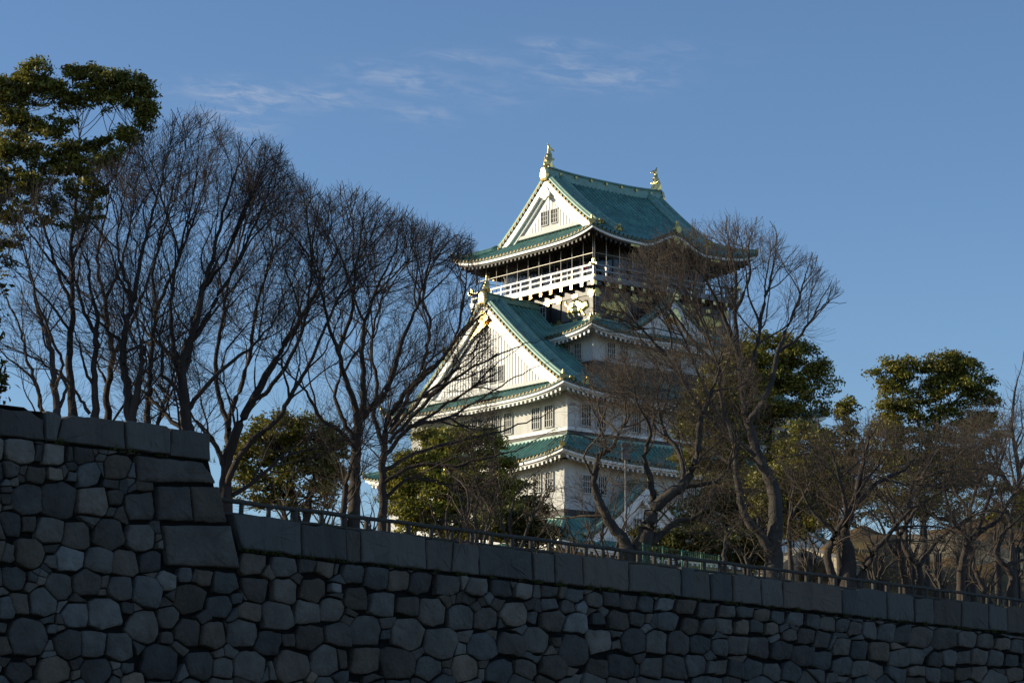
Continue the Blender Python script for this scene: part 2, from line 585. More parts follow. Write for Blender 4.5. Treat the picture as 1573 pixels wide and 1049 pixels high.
def build_wall():
    root = empty('stone_wall', WA * np.array([1, 1, 0]), 'long dark castle wall of fitted granite stones stepping up at its left end', 'wall')
    inv = Matrix.Translation(-Vector(root.location))

    def fin(mb, name, material, smooth=False):
        o = mb.build(name, material, root, smooth=smooth, tint=True)
        o.data.transform(inv)
        return o
    sites = []
    for txt, ox, oy, sc in ((ZL, 0, 640, 2.5643), (ZM, 500, 730, 2.6217), (ZR, 1100, 760, 3.3256)):
        for tok in txt.split():
            x, y, r = map(float, tok.split(','))
            x, y, r = ox + x / sc, oy + y / sc, r / sc
            if ox == 0 and x > 540 and y > 838 or ox == 500 and x < 505:
                continue
            if ox == 500 and x > 1096:
                continue
            if any(abs(x - a) + abs(y - b) < 0.5 * min(r, c) for a, b, c in sites):
                continue
            sites.append((x, y, r))
    # beyond the frame: rows of the same sort of stones
    for (x0, x1, y0, y1, st) in ((-330, -4, 640, 1320, 44), (1578, 1900, 985, 1260, 26), (-4, 1578, 1056, 1330, 38)):
        y = y0
        while y < y1:
            x = x0 + random.uniform(0, st)
            while x < x1:
                if not (x > 1100 and st > 30 and y > 1300):
                    sites.append((x, y + random.uniform(-8, 8), st * random.uniform(0.38, 0.55)))
                x += st * random.uniform(0.85, 1.25)
            y += st * 0.95
    # lower edge of the coping (pixel line) and where the corner blocks stand
    def cop(x):
        return 846.0 + 0.1078 * (x - 372)

    def tallcop(x):
        return 669 + 0.1205 * x
    mb = MB()
    blocks = [[(208, 698), (317, 711), (324, 727), (337, 744), (211, 740)], [(240, 746), (291, 746), (297, 801), (240, 800)],
              [(292, 746), (337, 746), (350, 803), (298, 802)], [(251, 805), (354, 806), (368, 873), (258, 868)]]
    S = np.array(sites)
    keep = []
    for (x, y, r) in sites:
        inside = False
        for b in blocks:
            xs, ys = [q[0] for q in b], [q[1] for q in b]
            if min(xs) - 2 < x < max(xs) - 4 and min(ys) < y < max(ys):
                inside = True
        keep.append(not inside)
    sites = [s for s, k in zip(sites, keep) if k]
    # corner blocks act as obstacles through extra sites along them
    grown = True
    A_ = None
    for _ in range(14000):
        x, y = random.uniform(-60, 1640), random.uniform(640, 1100)
        if 290 < x < 385 and y < 885 or any(min(q[0] for q in bl) - 6 < x < max(q[0] for q in bl) + 4 and min(q[1] for q in bl) - 3 < y < max(q[1] for q in bl) + 3 for bl in blocks):
            continue
        A_ = np.array(sites[-len(sites):]) if _ % 400 == 0 or grown else A_
        grown = False
        g = float(np.min(np.maximum(np.abs(A_[:, 0] - x), np.abs(A_[:, 1] - y)) - A_[:, 2] * 1.0))
        if 2.6 < g < 30:
            sites.append((x, y, min(g * 1.1, 13)))
            grown = True
    S = np.array(sites)
    for i, (x, y, r) in enumerate(sites):
        poly = [(x - 75, y - 75), (x + 75, y - 75), (x + 75, y + 75), (x - 75, y + 75)]
        near = np.where((np.abs(S[:, 0] - x) < 150) & (np.abs(S[:, 1] - y) < 150))[0]
        for j in near:
            if j == i:
                continue
            a, b, q = S[j]
            dx, dy = a - x, b - y
            c = 0.5 * (a * a + b * b - x * x - y * y - (q * q - r * r))
            poly = clip_half(poly, dx, dy, c)
            if len(poly) < 3:
                break
        if len(poly) >= 3 and r > 7:
            for q in range(4):
                an = q * math.pi / 2 + random.gauss(0.05, 0.17)
                lim = r * random.uniform(0.90, 1.12)
                poly = clip_half(poly, math.cos(an), math.sin(an), x * math.cos(an) + y * math.sin(an) + lim)
                if len(poly) < 3:
                    break
        if len(poly) < 3:
            continue
        if x > 372 or (x > 340 and y > 860):
            poly = clip_half(poly, 0.1078, -1.0, 0.1078 * 372 - 846 - 1.5)
        if x < 372:
            poly = clip_half(poly, 0.1205, -1.0, -669 - 1.5)
        for b in blocks:                         # cut by the big corner block next to it
            cx, cy = np.mean(b, 0)
            xs, ys = [q[0] for q in b], [q[1] for q in b]
            if len(poly) >= 3 and abs(x - cx) < 110 and abs(y - cy) < 70:
                if x < min(xs): poly = clip_half(poly, 1, -0.08, min(xs) - 1 - 0.08 * cy)
                elif y > max(ys) and x < max(xs) + 6: poly = clip_half(poly, 0.1, -1, 0.1 * cx - max(ys))
                elif x > max(xs) - 5: poly = clip_half(poly, -1, 0.23, -max(xs) + 0.23 * max(ys))
                elif y < min(ys): poly = clip_half(poly, 0, 1, min(ys))
        if len(poly) < 3:
            continue
        st = [on_wall(*p) for p in poly]
        if max(p[1] for p in st) < -9.5:
            continue
        small = r < 11
        stone(mb, st, gap=0.009 if small else 0.017, bulge=0.015 if small else 0.03, k=0.07, it=1, tint=stone_tint(), tilt=0.045)
    for b in blocks:
        stone(mb, [on_wall(*p) for p in b], gap=0.018, bulge=0.04, k=0.1, tint=0.8 * np.array(stone_tint()) + 0.2, tilt=0.015)
    fin(mb, 'masonry', M['granite'], smooth=True)

    # coping blocks
    mb = MB()

    def block(poly, deep, out=0.03, tint=1.0):
        """A squared block: outline in pixels on the face, cut back into the wall."""
        P = [on_wall(*p) for p in poly]
        c = np.mean(P, 0)
        stone(mb, P, gap=0.012, depth=0.25, bulge=0.03, k=0.06, it=1, tint=tint, tilt=0.008)
        Q = [c + (p - c) * 0.985 for p in P]
        front = [wall3(p[0], p[1], -0.09) for p in Q]
        back = [q - WOUT * deep for q in front]
        n = len(Q)
        mb.add(front + back, [tuple(range(n, 2 * n))] + [(i, (i + 1) % n, n + (i + 1) % n, n + i) for i in range(n)], 0, tint)

    def top(x):
        return 790 + 0.1195 * (x - 360) + 1.5 * math.sin(x * 0.06) * (0.6 if x < 1500 else 0)
    joints = [(357, 372, 0), (462, 463, 0), (532, 534, 0), (555, 556, 0), (654, 656, 0), (698, 694, 5), (735, 737, 0), (818, 820, 2), (851, 852, 4), (894, 896, 3), (966, 966, 0),
              (1045, 1046, 0), (1065, 1067, 4), (1092, 1094, 5), (1125, 1126, 0), (1168, 1170, 0), (1202, 1203, 7), (1291, 1293, 0), (1315, 1310, 5), (1364, 1365, 0), (1405, 1406, 4), (1434, 1435, 2),
              (1478, 1478, 0), (1519, 1520, 0), (1547, 1548, 0), (1600, 1600, 0), (1660, 1660, 0), (1730, 1730, 0), (1800, 1800, 0), (1880, 1880, 0)]
    for (a, a2, da), (b, b2, db) in zip(joints[:-1], joints[1:]):
        j = random.uniform(-3, 2.5)
        g = stone_tint()
        g = tuple(0.30 + 0.75 * q for q in g)
        m = (a + b) / 2
        block([(a + .5, top(a) + j + da * .5), (m, top(m) + j + random.uniform(-2.5, -.2)), (b - .5, top(b) + j), (b2 - .5, cop(b2) - 2), (a2 + .5, cop(a2) - 2)], 0.9, tint=g)
    tj = [[(-330, 580), (-240, 592), (-238, 640), (-330, 629)], [(-239, 592), (-120, 606), (-118, 654), (-237, 640)], [(-119, 606), (0, 619), (0, 667), (-117, 654)],
          [(0.5, 619), (41, 624), (48, 629), (70, 631), (70, 676), (0.5, 668)], [(71, 630), (84, 632), (95, 640), (87, 678), (71, 676)],
          [(97, 642), (111, 637), (191, 645), (194, 691), (88, 678)], [(192, 645), (256, 654), (262, 660), (262, 699), (195, 691)],
          [(263, 656), (324, 665), (325, 708), (263, 700)]]
    for b in tj:
        g = tuple(0.45 + 0.55 * q for q in stone_tint())
        block(b, 1.6, tint=g)
    fin(mb, 'coping', M['coping'])
    # core behind the stones, with the return of the stepped-up end
    mb = MB()
    A = [on_wall(-330, 584), on_wall(0, 624), on_wall(322, 668), on_wall(366, 870), on_wall(372, 800), on_wall(1900, 980)]
    A[4] = np.array([A[3][0] - 0.25, on_wall(372, 800)[1]])
    cor = on_wall(322, 668)
    outline = [np.array([A[0][0], -11]), A[0], A[1], cor, np.array([A[4][0], A[4][1]]), A[5], np.array([A[5][0], -11])]
    f = [wall3(p[0], p[1] - (0.40 if 0 < i < 6 else 0), -0.14) for i, p in enumerate(outline)]
    bk = [q - WOUT * (2.6 if i in (1, 2, 3) else 0.85) for i, q in enumerate(f)]
    n = len(f)
    # front as fan of two convex pieces, then the sides
    lowmid = wall3(A[4][0], -11, -0.14)
    lowmidb = lowmid - WOUT * 0.85
    v = f + bk + [lowmid, lowmidb]
    mb.add(v, [(0, 1, 2, 3, 4, 14), (14, 4, 5, 6), (1, 8, 9, 2), (2, 9, 10, 3), (3, 10, 11, 4), (4, 11, 12, 5), (0, 7, 8, 1), (5, 12, 13, 6)], 0, 1.0)
    fin(mb, 'joint_core', M['joint'])


build_wall()


def build_railing():
    root = empty('railing', WA, 'low brown concrete railing running along the top of the stone wall', 'railing')
    inv = Matrix.Translation(-Vector(WA))

    def p3(s, back, h):
        y = top_t(s)
        return wall3(s, y) * 1.0 - WOUT * back + np.array([0, 0, h])
    s0, s1 = on_wall(343, 780)[0], on_wall(1900, 974)[0]

    def top_t(s):
        return 0.0
    H = 0.38
    mb = MB()
    n = 60
    for (h, r, nm) in ((H, 0.058, 'top_rail'), (0.06, 0.045, 'bottom_rail')):
        mb = MB()
        mb.tube([p3(s0 + (s1 - s0) * i / n, 0.42, h + 0.012 * math.sin(i * 2.1)) for i in range(n + 1)], [r * (1 + 0.1 * math.sin(i * 1.7)) for i in range(n + 1)], 7)
        o = mb.build(nm, M['concrete'], root, smooth=True)
        o.data.transform(inv)
    mb = MB()
    mb.tube([(0, 0, -0.35), (0, 0, 0.1), (0.01, 0, H + 0.02)], [0.072, 0.066, 0.062], 7)
    mb.box((-.12, -.1, -.35), (.12, .1, -.25))
    post = mb.build('post', M['concrete'], root, smooth=True)
    first = True
    s = s0 + 0.2
    k = 0
    while s < s1 - 0.3 and k < 97:
        o = post if first else post.copy()
        if not first:
            COL.objects.link(o)
        first = False
        o.parent = root
        o.location = p3(s, 0.42, 0) - WA
        o.rotation_euler = (0, 0, math.atan2(WDIR[1], WDIR[0]) + random.uniform(-.1, .1))
        o.scale = (random.uniform(.85, 1.2), random.uniform(.85, 1.2), 1)
        s += random.uniform(0.78, 0.95)
        k += 1


build_railing()
# ------------------------------------------------------------------ castle keep
ZB = 8.0
TH = R(50.5)
_dR = np.array([math.sin(TH), math.cos(TH), 0])
_dL = np.array([-math.cos(TH), math.sin(TH), 0])
CAST = np.array([8.002, 203.296, 0])
keep = empty('castle_keep', (CAST[0], CAST[1], ZB + EYE), 'white castle tower with curved green roofs and gilded ridge fish rising behind the trees', 'castle', math.pi / 2 - TH)
Z = lambda z: z - ZB


def sides(A, B):
    """Four roof sides: half length, then a map (x along eave, d inwards, z) -> local point."""
    return [('v-', A, lambda x, d, z: (x, -(B - d), z)), ('u-', B, lambda x, d, z: (-(A - d), -x, z)),
            ('v+', A, lambda x, d, z: (-x, B - d, z)), ('u+', B, lambda x, d, z: (A - d, x, z))]


def rib_columns(lo, hi, pitch, h):
    n = max(1, int(round((hi - lo) / pitch)))
    p = (hi - lo) / n
    out = [(lo, 0.0)]
    for i in range(n):
        c = lo + (i + .5) * p
        out += [(c - .30 * p, 0), (c - .20 * p, h * .85), (c, h * 1.2), (c + .20 * p, h * .85), (c + .30 * p, 0)]
    out.append((hi, 0.0))
    return out, [lo + (i + .5) * p for i in range(n)]


def slope(mb, cols, dmax, pos, rows=8):
    prev = None
    for x, h in cols:
        m = dmax(x)
        c = []
        for j in range(rows + 1):
            d = m * j / rows
            q = pos(x, d)
            c.append((q[0], q[1], q[2] + h))
        if prev is not None and abs(prev[1] - m) < 1.0:
            mb.strip([prev[0], c])
        prev = (c, m)


def eave(par, A, B, edge, over, wallA, wallB, dark=False, skip=None):
    """Tile edge, white board, soffit, rafters and gilded tile caps round a roof. edge(side, x) gives eave height."""
    tile, wht, sof, raf, cap = MB(), MB(), MB(), MB(), MB()
    for name, E, P in sides(A, B):
        n = 64
        xs = [-E + 2 * E * i / n for i in range(n + 1)]
        zz = [edge(name, x) for x in xs]
        Ei = (wallA if name[0] == 'v' else wallB) + 0.02
        rim = lambda i, d, dz: P(xs[i] * (E - d) / E, d, zz[i] + dz)
        tile.strip([[rim(i, 0, 0.03) for i in range(n + 1)], [rim(i, -0.02, -0.10) for i in range(n + 1)], [rim(i, 0.10, -0.13) for i in range(n + 1)]])
        wht.strip([[rim(i, 0.10, -0.131) for i in range(n + 1)], [rim(i, 0.10, -0.33) for i in range(n + 1)], [rim(i, 0.28, -0.345) for i in range(n + 1)]])
        (sof if dark else wht).strip([[rim(i, 0.28, -0.345) for i in range(n + 1)], [rim(i, 0.28, -0.46) for i in range(n + 1)], [rim(i, 0.45, -0.47) for i in range(n + 1)]])
        zin = min(zz) - 0.40 + 0.22 * over
        sof.strip([[rim(i, 0.45, -0.471) for i in range(n + 1)], [P(xs[i] * (E - over) / E, over, 0.6 * zin + 0.4 * (zz[i] - .3)) for i in range(n + 1)]])
        k = int(2 * E / 0.52)
        for i in range(k):
            x = -E + (i + .5) * 2 * E / k
            if abs(x) > E - 0.35:
                continue
            z0 = edge(name, x) - 0.47
            z1 = 0.6 * zin + 0.4 * (edge(name, x) - .3)
            f1 = (E - over) / E
            w = 0.10
            raf.hexa([P(x - w, .34, z0 - .19), P(x + w, .34, z0 - .19), P(x * f1 + w, over, z1 - .19), P(x * f1 - w, over, z1 - .19),
                      P(x - w, .34, z0 + .02), P(x + w, .34, z0 + .02), P(x * f1 + w, over, z1 + .02), P(x * f1 - w, over, z1 + .02)])
        _, cs = rib_columns(-E, E, 0.46, .1)
        for x in cs:
            z = edge(name, x) + 0.035
            cap.tube([P(x, 0.06, z), P(x, -0.06, z)], 0.085, 7)
    tile.build('tile_edge', M['patina_edge'], par)
    wht.build('eave_board', M['board'], par)
    sof.build('soffit', M['brown'] if dark else M['plaster'], par)
    raf.build('rafters', M['brown'] if dark else M['board'], par)
    cap.build('tile_caps', M['gold_cap'], par, smooth=False)


def hip_roll(par, pts, r=0.2, tipgold=True):
    mb = MB()
    mb.tube(pts, [r] * len(pts), 8)
    mb.tube([(p[0], p[1], p[2] + r * 1.1) for p in pts], [r * .55] * len(pts), 6)
    o = mb.build('hip_ridge', M['patina_roll'], par, smooth=True)
    if tipgold:
        g = MB()
        p, q = Vector(pts[0]), Vector(pts[1])
        t = (p - q).normalized()
        g.tube([p - t * .05, p + t * .10], r * 1.35, 8)
        g.tube([p + t * .02 + Vector((0, 0, r)), p + t * .12 + Vector((0, 0, r * 2.2))], [r * .7, r * .3], 6)
        g.build('end_tile', M['gold_old_shaded'], o)
    return o


def skirt(name, A, B, A2, B2, ze, zt, up, wallA, wallB, power=1.25):
    """Pent roof round a storey."""
    ru, rv = A - A2, B - B2

    def zf(side, x, d):
        run = rv if side[0] == 'v' else ru
        E, E2 = (A, A2) if side[0] == 'v' else (B, B2)
        t = min(d / run, 1)
        c = abs(x) / max(E - t * (E - E2), 1e-3)
        return ze + (zt - ze) * t ** power + up * min(c, 1) ** 4.5 * (1 - t) ** 1.3
    mb = MB()
    for nm, E, P in sides(A, B):
        run = rv if nm[0] == 'v' else ru
        E2 = A2 if nm[0] == 'v' else B2
        cols, _ = rib_columns(-E, E, 0.48, 0.17)
        slope(mb, cols, lambda x: min(run, max(0, (E - abs(x)) * run / (E - E2))), lambda x, d: P(x, d, zf(nm, x, d)), 6)
    roof = mb.build(name, M['patina'], keep)
    over = min(A - wallA, B - wallB)
    eave(roof, A, B, lambda s, x: zf(s, x, 0), over, wallA, wallB)
    for su in (-1, 1):
        for sv in (-1, 1):
            pts = []
            for i in range(9):
                t = i / 8
                E = A - t * (A - A2)
                pts.append((su * (A - t * ru), sv * (B - t * rv), zf('v-', E, t * rv) + 0.16))
            hip_roll(roof, pts, 0.17)
    # top trim where the roof meets the wall
    mb = MB()
    mb.box((-A2 - .16, -B2 - .16, zt - .1), (A2 + .16, B2 + .16, zt + .16))
    mb.build('flashing', M['patina_roll'], roof)
    return roof


def window(par, F, a, z, w, h, bars=3, grey=False):
    """Window with lattice bars. F(lateral, out, z) maps to local coordinates."""
    mb = MB()

    def bx(a0, a1, b0, b1, z0, z1, m=mb):
        p = [F(a0, b0, z0), F(a1, b0, z0), F(a1, b1, z0), F(a0, b1, z0), F(a0, b0, z1), F(a1, b0, z1), F(a1, b1, z1), F(a0, b1, z1)]
        m.hexa(p)
    t = 0.07
    bx(a - w / 2 - t, a - w / 2, 0, .12, z - h / 2 - t, z + h / 2 + t)
    bx(a + w / 2, a + w / 2 + t, 0, .12, z - h / 2 - t, z + h / 2 + t)
    bx(a - w / 2, a + w / 2, 0, .115, z + h / 2, z + h / 2 + t)
    bx(a - w / 2, a + w / 2, 0, .16, z - h / 2 - t, z - h / 2)
    for i in range(bars):
        c = a - w / 2 + w * (i + 1) / (bars + 1)
        bx(c - .028, c + .028, 0.04, .085, z - h / 2, z + h / 2)
    for zz in (z - h / 6, z + h / 6):
        bx(a - w / 2, a + w / 2, 0.03, .075, zz - .02, zz + .02)
    o = mb.build('window', M['lattice' if grey else 'plaster'], par)
    pm = MB()
    bx(a - w / 2, a + w / 2, 0.004, .03, z - h / 2, z + h / 2, pm)
    pm.build('pane', M['shade_window'], o)
    return o


def pediment(par, F, curve, w, zb, face, verge, inner=0.62, win=None, gilt=False, zcut=None):
    """Gable front: plaster face, broad white bargeboards, lattice, pendant, caps. F(lateral, out, z)."""
    ga = MB()
    n = 48
    xs = [-w + 2 * w * i / n for i in range(n + 1)]
    tops = [max(curve(abs(x)) - .12, zb) for x in xs]
    ga.strip([[F(x, face, zb) for x in xs], [F(x, face, t) for x, t in zip(xs, tops)]])
    g = ga.build('gable', M['board'], par)
    bb = MB()
    for (lo, hi, b0, b1) in ((.78, .10, verge - .30, verge - .08), (1.15, .60, face + .06, face + .25)):
        for sgn in (-1, 1):
            X = [sgn * w * i / 24 for i in range(25)]
            t1 = [curve(abs(x)) - hi for x in X]
            t0 = [max(curve(abs(x)) - lo, zb - .35) for x in X]
            t1 = [max(p, q + .02) for p, q in zip(t1, t0)]
            bb.strip([[F(x, b1, a) for x, a in zip(X, t1)], [F(x, b1, a) for x, a in zip(X, t0)], [F(x, b0, a) for x, a in zip(X, t0)]])
    # underside between face and verge
    for sgn in (-1, 1):
        X = [sgn * w * i / 24 for i in range(25)]
        bb.strip([[F(x, face, curve(abs(x)) - .2) for x in X], [F(x, verge - .1, curve(abs(x)) - .2) for x in X]])
    bb.build('bargeboard', M['board'], g)
    la = MB()

    def bx(a0, a1, b0, b1, z0, z1, m=la):
        m.hexa([F(a0, b0, z0), F(a1, b0, z0), F(a1, b1, z0), F(a0, b1, z0), F(a0, b0, z1), F(a1, b0, z1), F(a1, b1, z1), F(a0, b1, z1)])
    wi = w * inner
    k = int(2 * wi / 0.36)
    zl = zb + .35
    for i in range(k):
        a = -wi + (i + .5) * 2 * wi / k
        t = curve(abs(a)) - 1.75
        if win and any(abs(a - q) < win[1] / 2 + .1 for q in win[0]):
            zt0 = win[2] + win[3] / 2 + .1
            if t > zt0 + .1:
                bx(a - .085, a + .085, face - .02, face + .06, zt0, t)
            continue
        if t > zl + .1:
            bx(a - .085, a + .085, face - .02, face + .06, zl, t)
    la.build('lattice', M['board'], g)
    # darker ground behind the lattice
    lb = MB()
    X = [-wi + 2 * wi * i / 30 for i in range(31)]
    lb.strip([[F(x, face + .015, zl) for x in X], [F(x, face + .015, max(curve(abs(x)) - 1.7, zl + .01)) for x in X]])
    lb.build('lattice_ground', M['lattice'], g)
    si = MB()
    bx(-w * .86, w * .86, face - .02, face + .2, zb + .02, zb + .3, si)
    si.build('sill_beam', M['lattice'], g)
    pe = MB()
    zt = curve(0)
    for (a, z, r) in ((0, zt - 1.25, .42), (-.35, zt - 1.5, .28), (.35, zt - 1.5, .28), (0, zt - 1.75, .25)):
        pe.tube([F(a, verge - .12, z), F(a, verge + .02, z)], r, 12)
    pe.build('pendant', M['gold' if gilt else 'board'], g)
    if gilt:                       # gilded sheets in the peak and at the feet
        gl = MB()
        X = [-w * .2 + w * .4 * i / 12 for i in range(13)]
        gl.strip([[F(x, face + .28, curve(abs(x)) - 1.1 - .9 * (1 - abs(x) / (w * .2))) for x in X], [F(x, face + .28, curve(abs(x)) - .78) for x in X]])
        gl.build('gilt_sheet', M['gold'], g)
    cp = MB()
    a = 0.25
    while a < w - .1:
        for sgn in (-1, 1):
            cp.tube([F(sgn * a, verge - .04, curve(a) + .02), F(sgn * a, verge + .09, curve(a) + .02)], .115, 7)
        a += 0.40
    cp.build('tile_caps', M['gold_cap'], g)
    te = MB()
    for sgn in (-1, 1):
        X = [sgn * w * i / 24 for i in range(25)]
        te.strip([[F(x, verge, curve(abs(x)) + .1) for x in X], [F(x, verge, curve(abs(x)) - .14) for x in X], [F(x, verge - .2, curve(abs(x)) - .14) for x in X]])
    te.build('tile_edge', M['patina_edge'], g)
    if win:
        for q in win[0]:
            window(g, lambda aa, b, z: F(aa, face + b, z), q, win[2], win[1], win[3], 2)
    return g


def irimoya(name, A, B, g, verge, ze, zr, up, wallA, wallB, power=1.3, dark=False, bump=None, win=None, gilt=False):
    """Hip-and-gable roof, ridge along u."""
    def prof(d):
        return ze + (zr - ze) * (min(max(d, 0), B) / B) ** power
    dh = A - verge

    def zf(side, x, d):
        t = min(d / dh, 1)
        c = abs(x) / max(((A if side[0] == 'v' else B) - min(d, dh)), 1e-3)
        z = prof(d) + up * min(c, 1) ** 4.5 * (1 - t) ** 1.3
        if bump and side[0] == 'v' and abs(x) < bump[0] * 1.35:
            q = abs(x) / (bump[0] * 1.35)
            z = max(z, ze + bump[1] * (0.5 + 0.5 * math.cos(math.pi * q)) ** 1.25 + 0.10 * d)
        return z
    mb = MB()
    for nm, E, P in sides(A, B):
        if nm[0] == 'v':
            segs = ((-A, -verge), (-verge, verge), (verge, A))
            for lo, hi in segs:
                cols, _ = rib_columns(lo, hi, 0.48, 0.2)
                mid = hi > 0 > lo
                slope(mb, cols, (lambda x: B) if mid else (lambda x: max(0, A - abs(x))), lambda x, d: P(x, d, zf(nm, x, d)), 16 if mid else 6)
        else:
            cols, _ = rib_columns(-B, B, 0.46, 0.075)
            slope(mb, cols, lambda x: max(0, min(B - abs(x), A - g + .05)), lambda x, d: P(x, d, zf(nm, x, min(d, A - g))), 6)
    roof = mb.build(name, M['patina'], keep)
    over = min(A - wallA, B - wallB)
    eave(roof, A, B, lambda s, x: zf(s, x, 0), over, wallA, wallB, dark)
    for su in (-1, 1):
        for sv in (-1, 1):
            pts = [(su * (A - dh * i / 8), sv * (B - dh * i / 8), zf('v-', A - dh * i / 8, dh * i / 8) + .18) for i in range(9)]
            hip_roll(roof, pts, 0.2)
            # rolls down the verge
            for off, r, d0 in ((0.25, .25, dh - .1), (0.98, .2, dh + .3), (1.6, .33, dh * .62)):
                u = su * (verge - off)
                pts = [(u, sv * (B - d), zf('v-', u, d) + .26) for d in np.linspace(d0, B - .1, 18)]
                m2 = MB()
                m2.tube(pts, r, 8)
                m2.tube([(p[0], p[1], p[2] + r * 1.05) for p in pts], r * .5, 6)
                rl = m2.build('descending_ridge', M['patina_roll'], roof, smooth=True)
                gm = MB()
                p, q = Vector(pts[0]), Vector(pts[1])
                t = (p - q).normalized()
                gm.tube([p - t * .05, p + t * .22], [r * 1.35, r * 1.2], 8)
                gm.tube([p + t * .15, p + t * .3 + Vector((0, 0, r * 1.9))], [r * .8, r * .25], 6)
                gm.build('end_tile', M['gold_old_shaded'], rl)
    # main ridge
    mb = MB()
    L = verge - .15
    n = 20
    prof2 = [(-.36, -.25), (-.36, .28), (-.27, .30), (-.27, .52), (-.42, .56), (-.30, .72), (0, .80), (.30, .72), (.42, .56), (.27, .52), (.27, .30), (.36, .28), (.36, -.25)]
    rows = []
    for i in range(n + 1):
        u = -L + 2 * L * i / n
        lift = 0.28 * abs(u / L) ** 3
        rows.append([(u, y, zr + z * (0.6 if gilt else 1.0) + lift) for y, z in prof2])
    mb.strip(rows)
    for r_ in (rows[0], rows[-1]):
        mb.add(r_, [tuple(range(len(prof2)))])
    rd = mb.build('main_ridge', M['patina_roll'], roof)
    gm = MB()
    for u in np.linspace(-L * .8, L * .8, 7):
        for sv in (-1, 1):
            gm.tube([(u, sv * .30, zr + .40), (u, sv * .44, zr + .40)], .13, 8)
    gm.build('ridge_crests', M['gold_old_shaded'], rd)
    for su in (-1, 1):
        F = (lambda a, b, z: (-b, -a, z)) if su < 0 else (lambda a, b, z: (b, a, z))
        pediment(roof, F, lambda a: prof(B - a), B - dh + .1, prof(A - g) + .12, g, verge, win=win, gilt=gilt)
    return roof, prof


def gilt_fish(par, u, zr, s, turn):
    """Roof fish standing on its head, tail curling inwards; the gilded ridge-end tile under it."""
    t = turn
    ch = [[(0, 0, .05, .34), (-.12 * t, 0, .45, .40), (-.05 * t, 0, .85, .32), (.08 * t, 0, 1.2, .24), (.0, 0, 1.5, .17), (-.06 * t, 0, 1.72, .12)],
          [(-.06 * t, 0, 1.7, .12), (.0, 0, 1.95, .13), (-.04 * t, 0, 2.2, .09), (-.16 * t, 0, 2.36, .05)],
          [(-.04 * t, 0, 1.72, .12), (.25 * t, 0, 1.9, .12), (.48 * t, 0, 1.86, .08), (.62 * t, 0, 1.72, .05)],
          [(-.1 * t, 0, .35, .3), (-.42 * t, 0, .3, .2), (-.52 * t, 0, .38, .12)],
          [(-.3 * t, 0, .75, .12), (-.52 * t, 0, .95, .05)], [(-.15 * t, 0, 1.2, .1), (-.4 * t, 0, 1.32, .04)],
          [(.1 * t, .2, .7, .12), (.2 * t, .55, .85, .05)], [(.1 * t, -.2, .7, .12), (.2 * t, -.55, .85, .05)],
          [(.2 * t, 0, 1.0, .1), (.48 * t, 0, 1.1, .04)], [(.2 * t, 0, .5, .15), (.5 * t, 0, .35, .08), (.6 * t, 0, .1, .1)]]
    ch = [[(u + x * s, y * s, zr + z * s, r * s * 1.22) for x, y, z, r in c] for c in ch]
    return blob('roof_fish', ch, M['gold'], par, voxel=0.055 * s)


def ridge_end(par, u, zr, s, out):
    mb = MB()
    pts = [(-.42, -.75), (-.5, -.2), (-.36, .35), (-.16, .55), (.16, .55), (.36, .35), (.5, -.2), (.42, -.75)]
    f = [(u + out * .16, y * s, zr + z * s) for y, z in pts]
    b = [(u - out * .10, y * s, zr + z * s) for y, z in pts]
    i = [(u + out * .22, y * s * .7, zr + z * s * .7) for y, z in pts]
    n = len(pts)
    mb.add(f + b + i, [tuple(range(2 * n, 3 * n)), tuple(range(n, 2 * n))] + [(k, (k + 1) % n, n + (k + 1) % n, n + k) for k in range(n)] + [(k, (k + 1) % n, 2 * n + (k + 1) % n, 2 * n + k) for k in range(n)])
    return mb.build('ridge_end_tile', M['gold'], par)


def dormer(par, F, a0, w, zb, zp, face, verge, back, win=None, gilt=True, power=1.25):
    """Triangular plover gable standing on a lower roof."""
    curve = lambda a: zb + (zp - zb) * max(0, 1 - a / w) ** power
    G = lambda a, b, z: F(a0 + a, b, z)
    mb = MB()
    for sgn in (-1, 1):
        cols, _ = rib_columns(back, verge, 0.46, 0.075)
        slope(mb, cols, lambda x: w, lambda x, d: G(sgn * (w - d), x, curve(w - d) + .1), 12)
    rf = mb.build('dormer_roof', M['patina'], par)
    mb = MB()
    mb.tube([G(0, verge - .05, zp + .2), G(0, back, zp + .2)], .28, 8)
    for sgn in (-1, 1):
        for off in (.3, .9):
            X = np.linspace(0.2, w - .1, 14)
            mb.tube([G(sgn * a, verge - off, curve(a) + .26) for a in X], .17, 7)
    mb.build('dormer_ridge', M['patina_roll'], rf, smooth=True)
    pediment(rf, G, curve, w, zb - .1, face, verge, win=win, gilt=gilt)
    g = MB()
    g.tube([G(0, verge - .1, zp + .25), G(0, verge + .12, zp + .25)], .36, 8)
    g.tube([G(0, verge, zp + .5), G(0, verge - .05, zp + 1.0)], [.22, .12], 8)
    for sgn in (-1, 1):
        g.tube([G(sgn * (w - .15), verge - .35, curve(w) + .25), G(sgn * (w + .12), verge - .35, curve(w) + .22)], .22, 8)
    g.build('end_tile', M['gold'], rf)
    return rf


FL = lambda face: (lambda a, b, z: (-(face + b), a, z))     # left (sunlit) face, lateral = v
FR = lambda face: (lambda a, b, z: (a, -(face + b), z))     # right (shaded) face, lateral = u
FLb = lambda face: (lambda a, b, z: (face + b, a, z))
FRb = lambda face: (lambda a, b, z: (a, face + b, z))


def storey(name, A, B, z0, z1, material=None):
    mb = MB()
    mb.box((-A, -B, Z(z0)), (A, B, Z(z1)))
    return mb.build(name, M[material or 'plaster'], keep)


